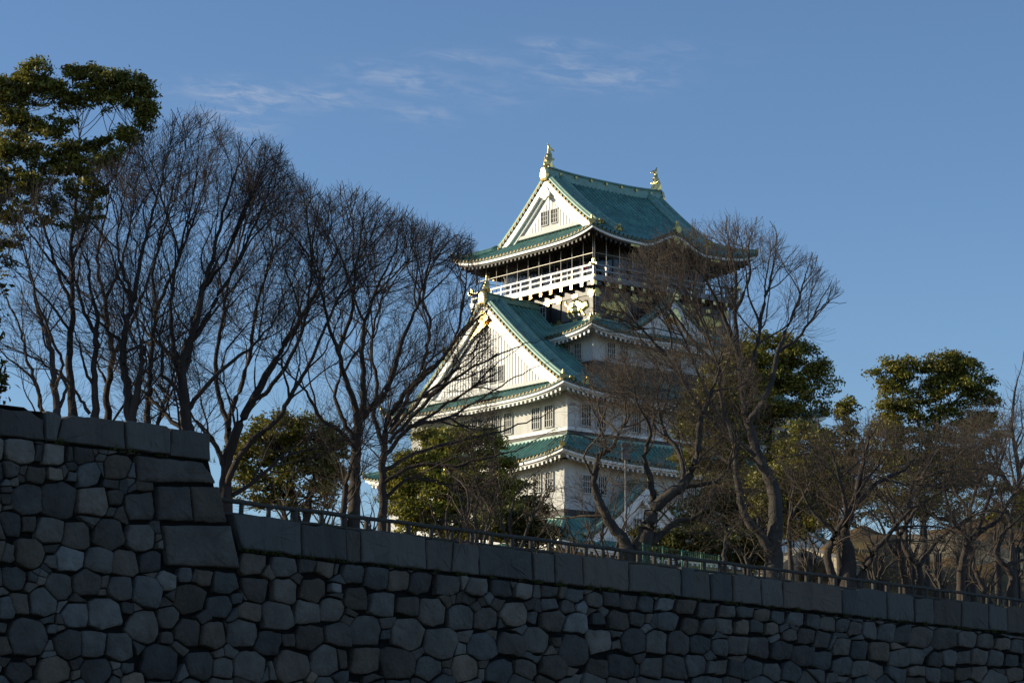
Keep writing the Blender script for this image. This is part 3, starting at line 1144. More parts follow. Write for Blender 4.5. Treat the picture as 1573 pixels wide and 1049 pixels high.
def build_keep():
    # stone base
    mb = MB()
    rows = []
    for i in range(9):
        t = i / 8
        k = 4.6 * (1 - t) ** 1.7
        a, b, z = 16.4 + k, 13.2 + k, 0.0 + (Z(15.6)) * t
        rows.append([(-a, -b, z), (a, -b, z), (a, b, z), (-a, b, z), (-a, -b, z)])
    mb.strip(rows)
    mb.add([rows[-1][0], rows[-1][1], rows[-1][2], rows[-1][3]], [(0, 1, 2, 3)])
    mb.build('stone_base', M['basestone'], keep)
    # first storey
    w1 = storey('first_storey', 16.0, 12.8, 15.6, 18.3)
    r1 = skirt('first_roof', 17.7, 14.4, 14.5, 11.4, Z(18.0), Z(20.6), 0.75, 16.0, 12.8)
    dormer(r1, FL(0), 0, 11.0, Z(18.9), Z(25.2), 16.6, 17.2, 14.4, win=([-1.0, 1.0], .9, Z(20.6), 1.3))
    dormer(r1, FLb(0), 0, 11.0, Z(18.9), Z(25.2), 16.6, 17.2, 14.4)
    for u0 in (-7.8, 7.8):
        dormer(r1, FR(0), u0, 6.6, Z(18.9), Z(23.6), 13.3, 13.9, 11.3, win=([-.8, .8], .8, Z(20.2), 1.1), gilt=False)
        dormer(r1, FRb(0), u0, 6.6, Z(18.9), Z(23.6), 13.3, 13.9, 11.3, gilt=False)
    # second storey
    w2 = storey('second_storey', 14.5, 11.4, 19.5, 25.2)
    for v in (-9.7, -8.2, 8.2, 9.7):
        window(w2, FL(14.5), v, Z(23.6), .85, 1.4)
    for u in (-12.2, -10.6, -2.3, -.8, .8, 2.3, 10.6, 12.2):
        window(w2, FR(11.4), u, Z(23.4), .85, 1.4, grey=True)
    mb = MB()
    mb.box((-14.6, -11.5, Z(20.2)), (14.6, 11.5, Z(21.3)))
    mb.build('dark_base_band', M['band_brown'], w2)  # added dark band, in place of darkening the sheltered roof top
    skirt('second_roof', 16.05, 13.0, 13.1, 10.2, Z(25.2), Z(27.3), 0.75, 14.5, 11.4)
    # third storey, under the great gable
    w3 = storey('third_storey', 13.1, 10.2, 26.8, 31.0)
    mb = MB()
    mb.box((-13.25, -10.35, Z(27.75)), (13.25, 10.35, Z(27.98)))
    mb.build('wall_band', M['board'], w3)
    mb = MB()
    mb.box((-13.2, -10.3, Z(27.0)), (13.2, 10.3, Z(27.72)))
    mb.build('dark_base_band', M['band_brown'], w3)  # dark band added where the roof below meets this wall
    for v in (-8.0, -6.4, -2.9, -1.3, 1.3, 2.9, 6.4, 8.0):
        window(w3, FL(13.1), v, Z(29.1), .95, 1.7)
    for u in (-11.2, -9.6, -5.8, -4.2, -.8, .8, 4.2, 5.8, 9.6, 11.2):
        window(w3, FR(10.2), u, Z(29.1), .95, 1.7, grey=True)
    r3, _ = irimoya('third_roof', 15.0, 11.9, 12.9, 13.5, Z(30.75), Z(39.7), 0.75, 13.1, 10.2, 1.22,
                    win=([-1.75, -.65, .65, 1.75], .72, Z(33.4), 1.25), gilt=True)
    for s in (-1, 1):
        ridge_end(r3, s * 13.5, Z(40.0), 1.0, s)
        gilt_fish(r3, s * 13.1, Z(40.55), 0.62, -s)
    # fourth storey
    w4 = storey('fourth_storey', 8.5, 8.1, 30.0, 36.6)
    for u in (-6.6, -5.2, -.8, .8, 5.2, 6.6):
        window(w4, FR(8.1), u, Z(35.1), .85, 1.3, grey=True)
    for v in (-6.3, -4.9):
        window(w4, FL(8.5), v, Z(35.1), .85, 1.3)
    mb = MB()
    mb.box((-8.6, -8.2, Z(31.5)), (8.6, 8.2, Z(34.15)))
    mb.build('dark_base_band', M['band_brown'], w4)  # another added dark band, instead of a darkened upper roof
    r4 = skirt('fourth_roof', 10.05, 9.7, 7.6, 7.25, Z(36.35), Z(37.75), 0.7, 8.5, 8.1)
    dormer(r4, FR(0), -.3, 4.6, Z(37.0), Z(40.1), 8.7, 9.2, 7.2)
    dormer(r4, FRb(0), -.3, 4.6, Z(37.0), Z(40.1), 8.7, 9.2, 7.2)
    # black storey with gilded reliefs
    A, B, z0, z1 = 7.55, 7.2, 37.5, 40.9
    w5 = storey('black_storey', A, B, z0, z1, 'black')
    fr, fit = MB(), []
    for F, E in ((FL(A), B), (FR(B), A), (FLb(A), B), (FRb(B), A)):
        def bx(m, a0, a1, b0, b1, q0, q1):
            m.hexa([F(a0, b0, Z(q0)), F(a1, b0, Z(q0)), F(a1, b1, Z(q0)), F(a0, b1, Z(q0)), F(a0, b0, Z(q1)), F(a1, b0, Z(q1)), F(a1, b1, Z(q1)), F(a0, b1, Z(q1))])
        posts = [-E + .17, -E + 4.3, -1.5, 1.5, E - 4.3, E - .17]
        for a in posts:
            bx(fr, a - .2, a + .2, 0, .16, z0, z1)
        for q in (37.95, 40.05, 40.75):
            bx(fr, -E, E, 0, .13, q - .14, q + .14)
        if F(0, 0, 0)[0] > 1 or F(0, 0, 0)[1] > 1:
            continue
        for a in posts:                                 # gilded fittings: crossing plates on posts and beams
            for q in (37.95, 40.05):
                gd = MB()
                bx(gd, a - .21, a + .21, .165, .2, q - .34, q + .34)
                bx(gd, a - .42, a + .42, .14, .19, q - .12, q + .12)
                fit.append((gd, 'gold' if F(0, 0, 0)[0] < -1 else 'gold_old_shaded'))  # shaded face gets the duller gilt, its shade put into the colour
        for i in range(len(posts) - 1):
            m_ = (posts[i] + posts[i + 1]) / 2
            for q, w_, h_ in ((40.05, .32, .15), (37.95, .28, .13)):
                gd = MB()
                bx(gd, m_ - w_, m_ + w_, .14, .18, q - h_, q + h_)
                fit.append((gd, 'gold' if F(0, 0, 0)[0] < -1 else 'gold_old_shaded'))  # same choice: the duller gilt carries the right face's shade
    fr.build('timber_frame', M['black'], w5)
    for gd, gm_ in fit:
        gd.build('gilded_fitting', M[gm_], w5)
    for F, E in ((FL(A), B), (FR(B), A)):
        for s in (-1, 1):
            mb = MB()
            a0, a1 = (s * (E - .38), s * (E - 4.1))
            a0, a1 = min(a0, a1), max(a0, a1)
            mb.hexa([F(a0, 0, Z(38.1)), F(a1, 0, Z(38.1)), F(a1, .05, Z(38.1)), F(a0, .05, Z(38.1)), F(a0, 0, Z(39.9)), F(a1, 0, Z(39.9)), F(a1, .05, Z(39.9)), F(a0, .05, Z(39.9))])
            mb.build('panel', M['panel'], w5)
        window(w5, lambda a, b, z, F=F: F(a, b + .02, z), 0, Z(39.0), 2.2, 1.5, 5)
        for s in (-1, 1):
            c = s * (E - 2.15)
            # crouching tiger: head towards the corner, back arched, tail raised
            tg = [[(-.9, .05, .26), (-.45, .28, .36), (.1, .32, .34), (.55, .12, .34), (.85, -.05, .3)], [(.85, -.05, .3), (1.15, .12, .3), (1.32, .02, .2)],
                  [(1.02, .36, .1), (1.08, .42, .08)], [(1.3, .34, .1), (1.33, .4, .07)], [(-.9, .0, .25), (-1.1, -.32, .17), (-.95, -.6, .12), (-.72, -.66, .1)],
                  [(-.4, .0, .22), (-.45, -.4, .15), (-.25, -.64, .1)], [(.6, -.1, .22), (.75, -.45, .15), (1.0, -.64, .11)], [(.3, -.1, .2), (.25, -.45, .14), (.45, -.66, .1)],
                  [(-1.0, .2, .18), (-1.35, .42, .12), (-1.3, .66, .09)], [(-.5, -.1, .3), (.4, -.1, .3)]]
            ch = []
            for q in tg:
                cc = []
                for x, z, r in q:
                    P = F(c + s * x * 1.02, .1, Z(39.03) + z * 1.12)
                    cc.append((*P, r * 1.2))
                ch.append(cc)
            blob('tiger_relief', ch, M['gold' if F(0, 0, 0)[0] < -1 else 'gold_old_shaded'], w5, voxel=.05,  # tigers on the shaded face: shade painted in by the duller gilt
                 flat=(lambda co: Vector((-A - .10 + (co.x + A + .1) * .35, co.y, co.z))) if F(0, 0, 0)[0] < -1 else (lambda co: Vector((co.x, -B - .10 + (co.y + B + .1) * .35, co.z))))
    # balcony
    A, B = 8.35, 8.05
    mb = MB()
    mb.box((-A, -B, Z(40.85)), (A, B, Z(41.1)))
    bal = mb.build('balcony', M['black'], keep)
    bk, ends, edge_ = MB(), [], MB()
    for F, E in ((FL(A), B), (FR(B), A), (FLb(A), B), (FRb(B), A)):
        n = 13
        for i in range(n):
            a = -E + .2 + (2 * E - .4) * i / (n - 1)
            bk.hexa([F(a + p, q, Z(z)) for z in (40.52, 40.84) for p, q in ((-.13, -.9), (.13, -.9), (.13, -.06), (-.13, -.06))])
            if F(0, 0, 0)[0] > 1 or F(0, 0, 0)[1] > 1:
                continue
            ge = MB()
            ends.append(ge)
            ge.hexa([F(a + p, q, Z(z)) for z in (40.50, 40.83) for p, q in ((-.15, -.055), (.15, -.055), (.15, .0), (-.15, .0))])
        edge_.hexa([F(p, q, Z(z)) for z in (40.87, 41.12) for p, q in ((-E, .003), (E, .003), (E, .06), (-E, .06))])
    bk.build('bracket_beams', M['black'], bal)
    for ge in ends:
        ge.build('gilded_beam_end', M['gold'], bal)
    edge_.build('floor_edge', M['rail'], bal)
    ra, gk = MB(), MB()
    for F, E in ((FL(A), B), (FR(B), A), (FLb(A), B), (FRb(B), A)):
        def bx(m, a0, a1, b0, b1, q0, q1):
            m.hexa([F(a0, b0, Z(q0)), F(a1, b0, Z(q0)), F(a1, b1, Z(q0)), F(a0, b1, Z(q0)), F(a0, b0, Z(q1)), F(a1, b0, Z(q1)), F(a1, b1, Z(q1)), F(a0, b1, Z(q1))])
        bx(ra, -E - .35, E + .35, -.13, -.01, 42.12, 42.26)
        bx(ra, -E, E, -.12, -.02, 41.66, 41.80)
        bx(ra, -E, E, -.14, -.0, 41.115, 41.34)
        n = 12
        for i in range(n + 1):
            a = -E + .09 + (2 * E - .18) * i / n
            bx(ra, a - .09, a + .09, -.135, -.005, 41.34, 41.66)
            bx(ra, a - .07, a + .07, -.125, -.015, 41.80, 42.12)
            if i % 2 == 0:
                bx(gk, a - .15, a + .15, -.15, .012, 41.12, 41.33)
        for s in (-1, 1):
            bx(gk, s * (E + .12) - .22, s * (E + .12) + .22, -.15, .02, 42.10, 42.29)
            bx(gk, s * (E - .09) - .12, s * (E - .09) + .12, -.15, .015, 42.29, 42.62)
    ra.build('balcony_railing', M['rail'], bal)
    gk.build('gilded_rail_fittings', M['gold'], bal)
    # glazed top storey and its safety net frame
    w6 = storey('top_storey', 6.3, 6.0, 41.0, 45.6, 'brown')
    for F, E in ((FL(6.3), 6.0), (FR(6.0), 6.3), (FLb(6.3), 6.0), (FRb(6.0), 6.3)):
        gl, fr = MB(), MB()
        n = 7
        for i in range(n):
            a0, a1 = -E + .2 + (2 * E - .4) * i / n, -E + .2 + (2 * E - .4) * (i + 1) / n
            gl.hexa([F(p, q, Z(z)) for z in (41.5, 43.5) for p, q in ((a0 + .08, .005), (a1 - .08, .005), (a1 - .08, .03), (a0 + .08, .03))])
            fr.hexa([F(p, q, Z(z)) for z in (41.1, 44.4) for p, q in ((a0 - .09, .0), (a0 + .075, .0), (a0 + .075, .09), (a0 - .09, .09))])
        fr.hexa([F(p, q, Z(z)) for z in (43.55, 43.8) for p, q in ((-E, .001), (E, .001), (E, .08), (-E, .08))])
        gl.build('glazing', M['glass'], w6)
        fr.build('window_frame', M['black'], w6)
    nt = MB()
    A, B = 8.1, 7.8
    for F, E in ((FL(A), B), (FR(B), A), (FLb(A), B), (FRb(B), A)):
        n = 11
        for i in range(n + 1):
            a = -E + 2 * E * i / n
            nt.tube([F(a, -.1, Z(41.1)), F(a, -.1, Z(44.95))], .032, 5)
        for q in (43.25,):
            nt.tube([F(-E, -.1, Z(q)), F(E, -.1, Z(q))], .028, 5)
    nt.build('net_frame', M['pole'], bal)
    # top roof
    r6, prof = irimoya('top_roof', 9.5, 9.2, 6.15, 6.75, Z(44.55), Z(51.35), 0.72, 6.3, 6.0, 1.28, dark=True, bump=(2.9, 1.15),
                       win=([-.66, .66], .82, Z(47.9), 1.15))
    for s in (-1, 1):
        ridge_end(r6, s * 6.75, Z(51.75), 0.95, s)
        gilt_fish(r6, s * 6.25, Z(52.2), 0.92, -s)
    # gilded crest over the wavy eave, and its pendant
    for sv in (-1, 1):
        gm = MB()
        gm.tube([(0, sv * 9.0, Z(46.05)), (0, sv * 9.45, Z(46.05))], .3, 10)
        gm.tube([(0, sv * 9.2, Z(46.2)), (0, sv * 9.25, Z(46.8))], [.26, .1], 8)
        gm.build('eave_crest', M['gold_old_shaded'], r6)
        gm = MB()
        for a in (-.9, 0, .9):
            gm.tube([(a, sv * 9.1, Z(45.15 - abs(a) * .3)), (a, sv * 9.2, Z(45.15 - abs(a) * .3))], .35 if a == 0 else .26, 10)
        for u in (-4.6, 4.6):
            gm.box((u - .5, min(sv * 8.9, sv * 9.05), Z(43.98)), (u + .5, max(sv * 8.9, sv * 9.05), Z(44.16)))
        gm.build('gilded_pendant', M['gold_old_shaded'], r6)


build_keep()


def local_world(u, v, z):
    return CAST + _dR * u + _dL * v + np.array([0, 0, z + EYE])


def person(u, v, rz, jacket, label, hat=False):
    p = local_world(u, v, 41.1)
    root = empty('person', p, label, 'person', rz, 'visitors on the top balcony')
    blob('body', [[(-.1, 0, .06, .05), (-.1, .0, .45, .06), (-.09, 0, .85, .085), (0, 0, .95, .13), (.09, 0, .85, .085), (.1, 0, .45, .06), (.1, 0, .06, .05)],
                  [(-.1, -.02, .04, .045), (-.1, -.16, .035, .035)], [(.1, -.02, .04, .045), (.1, -.16, .035, .035)],
                  [(0, 0, .95, .13), (0, 0, 1.2, .13), (0, 0, 1.38, .1), (0, 0, 1.48, .055), (0, -.01, 1.58, .095), (0, -.015, 1.64, .09)], [(0, -.1, 1.585, .02), (0, -.112, 1.57, .016)],
                  [(-.2, -.22, 1.05, .035), (-.15, -.3, 1.07, .03)], [(.2, -.22, 1.05, .035), (.15, -.3, 1.07, .03)]], M['skin'], root, .028)
    blob('jacket', [[(0, 0, .82, .15), (0, 0, 1.1, .15), (-.06, 0, 1.32, .13), (.06, 0, 1.32, .13), (0, 0, 1.42, .085)], [(-.06, 0, 1.32, .13), (-.2, .0, 1.33, .075), (-.25, .0, 1.1, .06), (-.2, -.2, 1.05, .05)],
                    [(.06, 0, 1.32, .13), (.2, .0, 1.33, .075), (.25, .0, 1.1, .06), (.2, -.2, 1.05, .05)]], M['cloth_' + jacket], root, .03)
    blob('trousers', [[(0, 0, .88, .145), (-.1, 0, .8, .1), (-.1, 0, .45, .075), (-.1, 0, .1, .07)], [(0, 0, .88, .145), (.1, 0, .8, .1), (.1, 0, .45, .075), (.1, 0, .1, .07)]], M['cloth_dark'], root, .03)
    blob('hair', [[(0, .025, 1.66, .1), (0, .04, 1.58, .09)]], M['hair'], root, .025)


fr = math.pi / 2 - TH
person(-7.55, -6.0, fr - math.pi / 2, 'red', 'visitor in a red jacket at the sunlit balcony rail near the corner')
person(-7.6, -2.7, fr - math.pi / 2, 'grey', 'visitor in a grey jacket at the middle of the sunlit balcony')
person(-6.2, -7.3, fr, 'white', 'visitor in a white jacket on the shaded balcony, nearest the corner')
person(-4.9, -7.25, fr + .3, 'navy', 'visitor in navy on the shaded balcony, second from the corner')
person(-3.8, -7.3, fr - .2, 'dark', 'visitor in black on the shaded balcony, farthest from the corner')
# ------------------------------------------------------------------ trees
def np_mesh(name, V, F, material, parent, tint=None, smooth=False):
    me = bpy.data.meshes.new(name)
    nv, nf, k = len(V), len(F), F.shape[1]
    me.vertices.add(nv)
    me.vertices.foreach_set('co', np.ascontiguousarray(V, np.float32).ravel())
    me.loops.add(nf * k)
    me.loops.foreach_set('vertex_index', np.ascontiguousarray(F, np.int32).ravel())
    me.polygons.add(nf)
    me.polygons.foreach_set('loop_start', np.arange(0, nf * k, k, dtype=np.int32))
    if smooth:
        me.polygons.foreach_set('use_smooth', np.ones(nf, bool))
    if tint is not None:
        a = me.attributes.new('tint', 'FLOAT_COLOR', 'FACE')
        c = np.ones((nf, 4), np.float32)
        c[:, :3] = tint
        a.data.foreach_set('color', c.ravel())
    me.update(calc_edges=True)
    return link_mesh(name, me, material, parent)


def unit(v):
    return v / np.maximum(np.linalg.norm(v, axis=-1, keepdims=True), 1e-9)


def tubes(P, Rr, k):
    """P (n, m, 3) polylines, Rr (n, m) radii -> verts, quad faces."""
    n, m, _ = P.shape
    T = np.empty_like(P)
    T[:, 1:-1] = P[:, 2:] - P[:, :-2]
    T[:, 0] = P[:, 1] - P[:, 0]
    T[:, -1] = P[:, -1] - P[:, -2]
    T = unit(T)
    ref = np.where(np.abs(T[..., 2:3]) < 0.9, np.array([0, 0, 1.0]), np.array([1.0, 0, 0]))
    A = unit(np.cross(T, ref))
    B = np.cross(A, T)
    an = 2 * np.pi * np.arange(k) / k
    V = P[:, :, None, :] + (A[:, :, None, :] * np.cos(an)[None, None, :, None] + B[:, :, None, :] * np.sin(an)[None, None, :, None]) * Rr[:, :, None, None]
    idx = np.arange(n * m * k).reshape(n, m, k)
    a = idx[:, :-1, :]
    b = np.roll(idx, -1, axis=2)[:, :-1, :]
    c = np.roll(idx, -1, axis=2)[:, 1:, :]
    d = idx[:, 1:, :]
    F = np.stack([a, b, c, d], -1).reshape(-1, 4)
    return V.reshape(-1, 3), F


def merge(parts):
    V, F, o = [], [], 0
    for v, f in parts:
        V.append(v)
        F.append(f + o)
        o += len(v)
    return np.concatenate(V), np.concatenate(F)


def catmull(P, per=5):
    P = np.asarray(P, float)
    P = np.vstack([2 * P[0] - P[1], P, 2 * P[-1] - P[-2]])
    out = []
    for i in range(1, len(P) - 2):
        p0, p1, p2, p3 = P[i - 1:i + 3]
        for j in range(per):
            t = j / per
            out.append(0.5 * (2 * p1 + (p2 - p0) * t + (2 * p0 - 5 * p1 + 4 * p2 - p3) * t * t + (3 * p1 - p0 - 3 * p2 + p3) * t ** 3))
    out.append(P[-2])
    return np.array(out)


CP, SP_ = math.cos(PITCH), math.sin(PITCH)


def to_px(P):
    d = P - np.array([0, 0, EYE])
    f = d[..., 1] * CP + d[..., 2] * SP_
    up = -d[..., 1] * SP_ + d[..., 2] * CP
    return 786.5 + 3681 * d[..., 0] / f, 524.5 - 3681 * up / f


def children(P, Rr, spacing, length, lvar, ang, up, out, jit, m, r0, r1, rng, t0=0.2, limit=None, taper_len=0.55, sun=0.0):
    """Grow shoots from parent polylines P (n, m, 3). Returns the shoots' polylines and radii."""
    seg = P[:, 1:] - P[:, :-1]
    L = np.linalg.norm(seg, axis=2)
    tot = L.sum(1)
    cum = np.concatenate([np.zeros((len(P), 1)), np.cumsum(L, 1)], 1)
    cnt = np.maximum((tot * (1 - t0) / spacing + rng.random(len(P))).astype(int), 0)
    ip = np.repeat(np.arange(len(P)), cnt)
    if len(ip) == 0:
        return np.zeros((0, m + 1, 3)), np.zeros((0, m + 1))
    f = t0 + (1 - t0) * rng.random(len(ip)) ** 0.9
    s = f * tot[ip]
    j = np.clip((cum[ip] <= s[:, None]).sum(1) - 1, 0, P.shape[1] - 2)
    a = (s - cum[ip, j]) / np.maximum(L[ip, j], 1e-6)
    pos = P[ip, j] + seg[ip, j] * a[:, None]
    tan = unit(seg[ip, j])
    rad = Rr[ip, j] * (1 - a) + Rr[ip, j + 1] * a
    rv = unit(rng.normal(size=(len(ip), 3)))
    side = unit(rv - tan * (rv * tan).sum(1, keepdims=True))
    th = np.radians(rng.normal(ang, 9, len(ip)))
    d = tan * np.cos(th)[:, None] + side * np.sin(th)[:, None]
    ln = length * (1 + rng.normal(0, lvar, len(ip))).clip(0.35, 1.8) * (1 - taper_len * f)
    r_start = np.minimum(r0 * (ln / length).clip(.5, 1.3), rad * 0.8)
    pts = [pos]
    alive = np.ones(len(ip))
    cen = P.reshape(-1, 3).mean(0)
    for i in range(m):
        o = pts[-1] - cen
        o[:, 2] = 0
        d = unit(d + rng.normal(0, jit, d.shape) + np.array([sun, 0, up]) / m + unit(o) * (out / m))
        nx = pts[-1] + d * (ln / m * alive)[:, None]
        if limit is not None:
            px, py = to_px(nx)
            ok = limit(px, py, rng)
            alive = np.where(ok, alive, alive * 0.12)
        pts.append(nx)
    Q = np.stack(pts, 1)
    w = np.linspace(0, 1, m + 1)
    q = r_start[:, None] * (1 - w) + np.minimum(r1, r_start)[:, None] * w
    keep = np.linalg.norm(Q[:, -1] - Q[:, 0], axis=1) > 0.3 * ln
    return Q[keep], q[keep]


def topline(xs, ys, soft=20):
    xs, ys = np.array(xs, float), np.array(ys, float)

    def f(px, py, rng):
        return (py > np.interp(px, xs, ys) - 9 + np.abs(rng.normal(0, soft, px.shape))) & (px > xs[0]) & (px < xs[-1])
    return f


LEFT_TOP = topline([-400, 0, 40, 100, 170, 205, 240, 270, 300, 325, 345, 365, 380, 405, 430, 445, 470, 495, 520, 545, 575, 600, 620, 650, 675, 700, 722, 735, 760],
                   [250, 290, 280, 255, 235, 210, 190, 178, 172, 180, 190, 215, 222, 212, 228, 262, 278, 300, 288, 292, 305, 322, 328, 346, 350, 350, 366, 400, 560])
MID_TOP = topline([860, 880, 925, 960, 1000, 1030, 1050, 1080, 1120, 1160, 1190, 1205, 1240, 1270, 1290, 1300], [640, 560, 440, 395, 372, 350, 352, 340, 334, 338, 350, 378, 388, 425, 445, 560])
RIGHT_TOP = topline([1150, 1200, 1240, 1270, 1310, 1350, 1420, 1470, 1510, 1540, 1580, 1700], [720, 690, 650, 640, 628, 640, 655, 640, 622, 610, 600, 560])
CHERRY_TOP = topline([830, 870, 900, 950, 1000, 1050, 1100, 1150, 1190], [700, 600, 560, 545, 540, 530, 500, 540, 640])
SHRUB_TOP = topline([640, 680, 720, 760, 800, 840, 870], [760, 720, 690, 690, 705, 730, 790])


def limbs_world(limbs, depth, rng, spread):
    out = []
    for li, spec in enumerate(limbs):
        px, r0, r1 = spec
        ph, sl = rng.uniform(0, 6.28), rng.uniform(-1, 1)
        if li == 0:
            sl *= 0.3
        base = np.array(px[0], float)
        W_ = []
        for (x, y) in px:
            D = depth + sl * spread * math.hypot(x - base[0], y - base[1]) / 350.0
            W_.append(at(x, y, D))
        C_ = catmull(W_, 5)
        n = len(C_)
        C_[1:-1] += rng.normal(0, 0.018, (n - 2, 3))
        t = np.linspace(0, 1, n)
        scale = depth / 3681.0
        rr = (0.4 * r1 + (r0 - 0.4 * r1) * (1 - t) ** 1.05) * scale * 1.02
        if li == 0:
            rr[:4] *= np.array([1.25, 1.14, 1.06, 1.02])
        out.append((C_, rr))
    return out


def resample(lst, m):
    P, Q = [], []
    for c, r in lst:
        L = np.concatenate([[0], np.cumsum(np.linalg.norm(np.diff(c, axis=0), axis=1))])
        t = np.linspace(0, L[-1], m)
        P.append(np.stack([np.interp(t, L, c[:, i]) for i in range(3)], 1))
        Q.append(np.interp(t, L, r))
    return np.array(P), np.array(Q)


def bare_tree(label, depth, limbs, limit, seed, up=0.5, out=0.25, jit=0.16, length=2.6, dens=1.0, bark='bark', twig='twig', ang=30, spread=4.0, group=None, fine=1.0, sun=0.0):
    rng = np.random.default_rng(seed)
    base = at(*limbs[0][0][0], depth)
    gz = float(terrain_z(base))
    root = empty('bare_tree', (base[0], base[1], gz - .1), label, 'tree', 0, group)
    LW = limbs_world(limbs, depth, rng, spread)
    # carry the first stem down into the ground
    for i in range(len(LW)):
        c, r = LW[i]
        if limbs[i][0][0][1] >= limbs[0][0][0][1] - 12 and c[0, 2] > gz - .2:
            foot = np.array([c[0, 0], c[0, 1], gz - 0.25])
            LW[i] = (np.vstack([foot, c]), np.concatenate([[r[0] * 1.2], r]))
    parts = [tubes(c[None], r[None], 8) for c, r in LW]
    sc = depth / 60.0
    P0, R0 = resample(LW, 26)
    P1, R1 = children(P0, R0, 0.44 * sc / dens, length, .35, ang, up, out, jit, 9, .029 * sc, .0054 * sc, rng, .30, limit, .40, sun)
    # leading shoots from the ends of the limbs
    tips = np.array([c[-1] for c, _ in LW])
    td = unit(np.array([c[-1] - c[-3] for c, _ in LW]))
    Pt = []
    for rep in range(3):
        p, d = tips.copy(), unit(td + rng.normal(0, .22, td.shape))
        pts = [p]
        al = np.ones(len(p))
        for i in range(9):
            d = unit(d + rng.normal(0, jit, d.shape) + np.array([sun, 0, up / 9]))
            nx = pts[-1] + d * (length * .8 / 9 * al)[:, None]
            px, py = to_px(nx)
            al = np.where(limit(px, py, rng), al, al * .12)
            pts.append(nx)
        Pt.append(np.stack(pts, 1))
    Pt = np.concatenate(Pt)
    Rt = np.repeat(np.linspace(.020 * sc, .006 * sc, 10)[None], len(Pt), 0)
    Rt = np.minimum(Rt, np.tile(np.array([r[-1] for _, r in LW]), 3)[:, None])
    P1, R1 = np.concatenate([P1, Pt]), np.concatenate([R1, Rt])
    P2, R2 = children(P1, R1, 0.17 * sc / dens, length * .56, .35, ang, up * .8, out, jit * 1.1, 7, .0085 * sc, .0034 * sc, rng, .28, limit, .40, sun)
    P3, R3 = children(P2, R2, 0.095 * sc / (dens * fine), length * .34, .35, ang + 2, up * .6, out, jit * 1.2, 4, .0048 * sc, .0026 * sc, rng, .25, limit, .35, sun)
    tr = merge(parts)
    np_mesh('trunk', tr[0] - np.array(root.location), tr[1], M[bark], root, smooth=True)
    br = merge([tubes(P1, R1, 5), tubes(P2, R2, 4), tubes(P3, R3, 3)])
    np_mesh('crown', br[0] - np.array(root.location), br[1], M[twig], root)
    return root


def leaves(blobs, depth, rng, size, per, thick=0.9, lit=1.0, scale_clump=0.5, hollow=0.35):
    """Leaf clumps through blobs given as (px, py, rx, ry[, density]) at a depth. Returns verts, faces, tint and clump centres."""
    cs, rs, dn = [], [], []
    for b in blobs:
        px, py, rx, ry = b[:4]
        den = b[4] if len(b) > 4 else 1.0
        dd = b[5] if len(b) > 5 else 0.0
        k = depth / 3681.0
        RX, RY = rx * k * 1.08, ry * k * 1.08
        RD = thick * 0.5 * (RX + RY)
        n = max(4, int(den * 7.5 * (RX * RY * RD) ** (2 / 3) / scale_clump ** 2))
        for _ in range(n):
            u = unit(rng.normal(size=3)) * rng.uniform(hollow, 1) ** 0.5
            c = at(px, py, depth + dd) + np.array([u[0] * RX, u[1] * RD, u[2] * RY])
            cs.append(c)
            rs.append(scale_clump * rng.uniform(.55, 1.25))
            dn.append(min(1, den))
    cs, rs, dn = np.array(cs), np.array(rs), np.array(dn)
    cnt = (per * (rs / scale_clump) ** 2 * (0.4 + 0.6 * dn)).astype(int) + 2
    ip = np.repeat(np.arange(len(cs)), cnt)
    u = unit(rng.normal(size=(len(ip), 3)))
    u[:, 2] = np.where(u[:, 2] < -0.35, -u[:, 2] * .8, u[:, 2])
    rad = rng.random(len(ip)) ** (1 / 2.6)
    rad = np.where(rng.random(len(ip)) < .12, rad * 1.35, rad)
    wob = 1 + .3 * np.sin(u[:, 0] * 5 + ip) * np.cos(u[:, 1] * 4 + ip * 2)
    pos = cs[ip] + u * (rs[ip] * rad * wob)[:, None] * np.array([1, 1, .72])
    nrm = unit(u * .5 + rng.normal(size=u.shape) * .75 + np.array([0, 0, .35]))
    t = unit(np.cross(nrm, rng.normal(size=u.shape)))
    b2 = np.cross(nrm, t)
    s = size * rng.uniform(.6, 1.35, len(ip))[:, None]
    V = np.stack([pos - t * s, pos + b2 * s * .42 + nrm * s * .12, pos + t * s, pos - b2 * s * .42 + nrm * s * .12], 1).reshape(-1, 3)
    F = np.arange(len(V)).reshape(-1, 4)
    ct = rng.uniform(.7, 1.25, len(cs))
    tv = (ct[ip] * rng.uniform(.65, 1.35, len(ip)))[:, None] * np.array([1, 1, 1.0])
    yel = rng.random(len(ip)) < .12
    tv[yel] *= np.array([1.5, 1.2, .9])
    return V, F, tv, cs


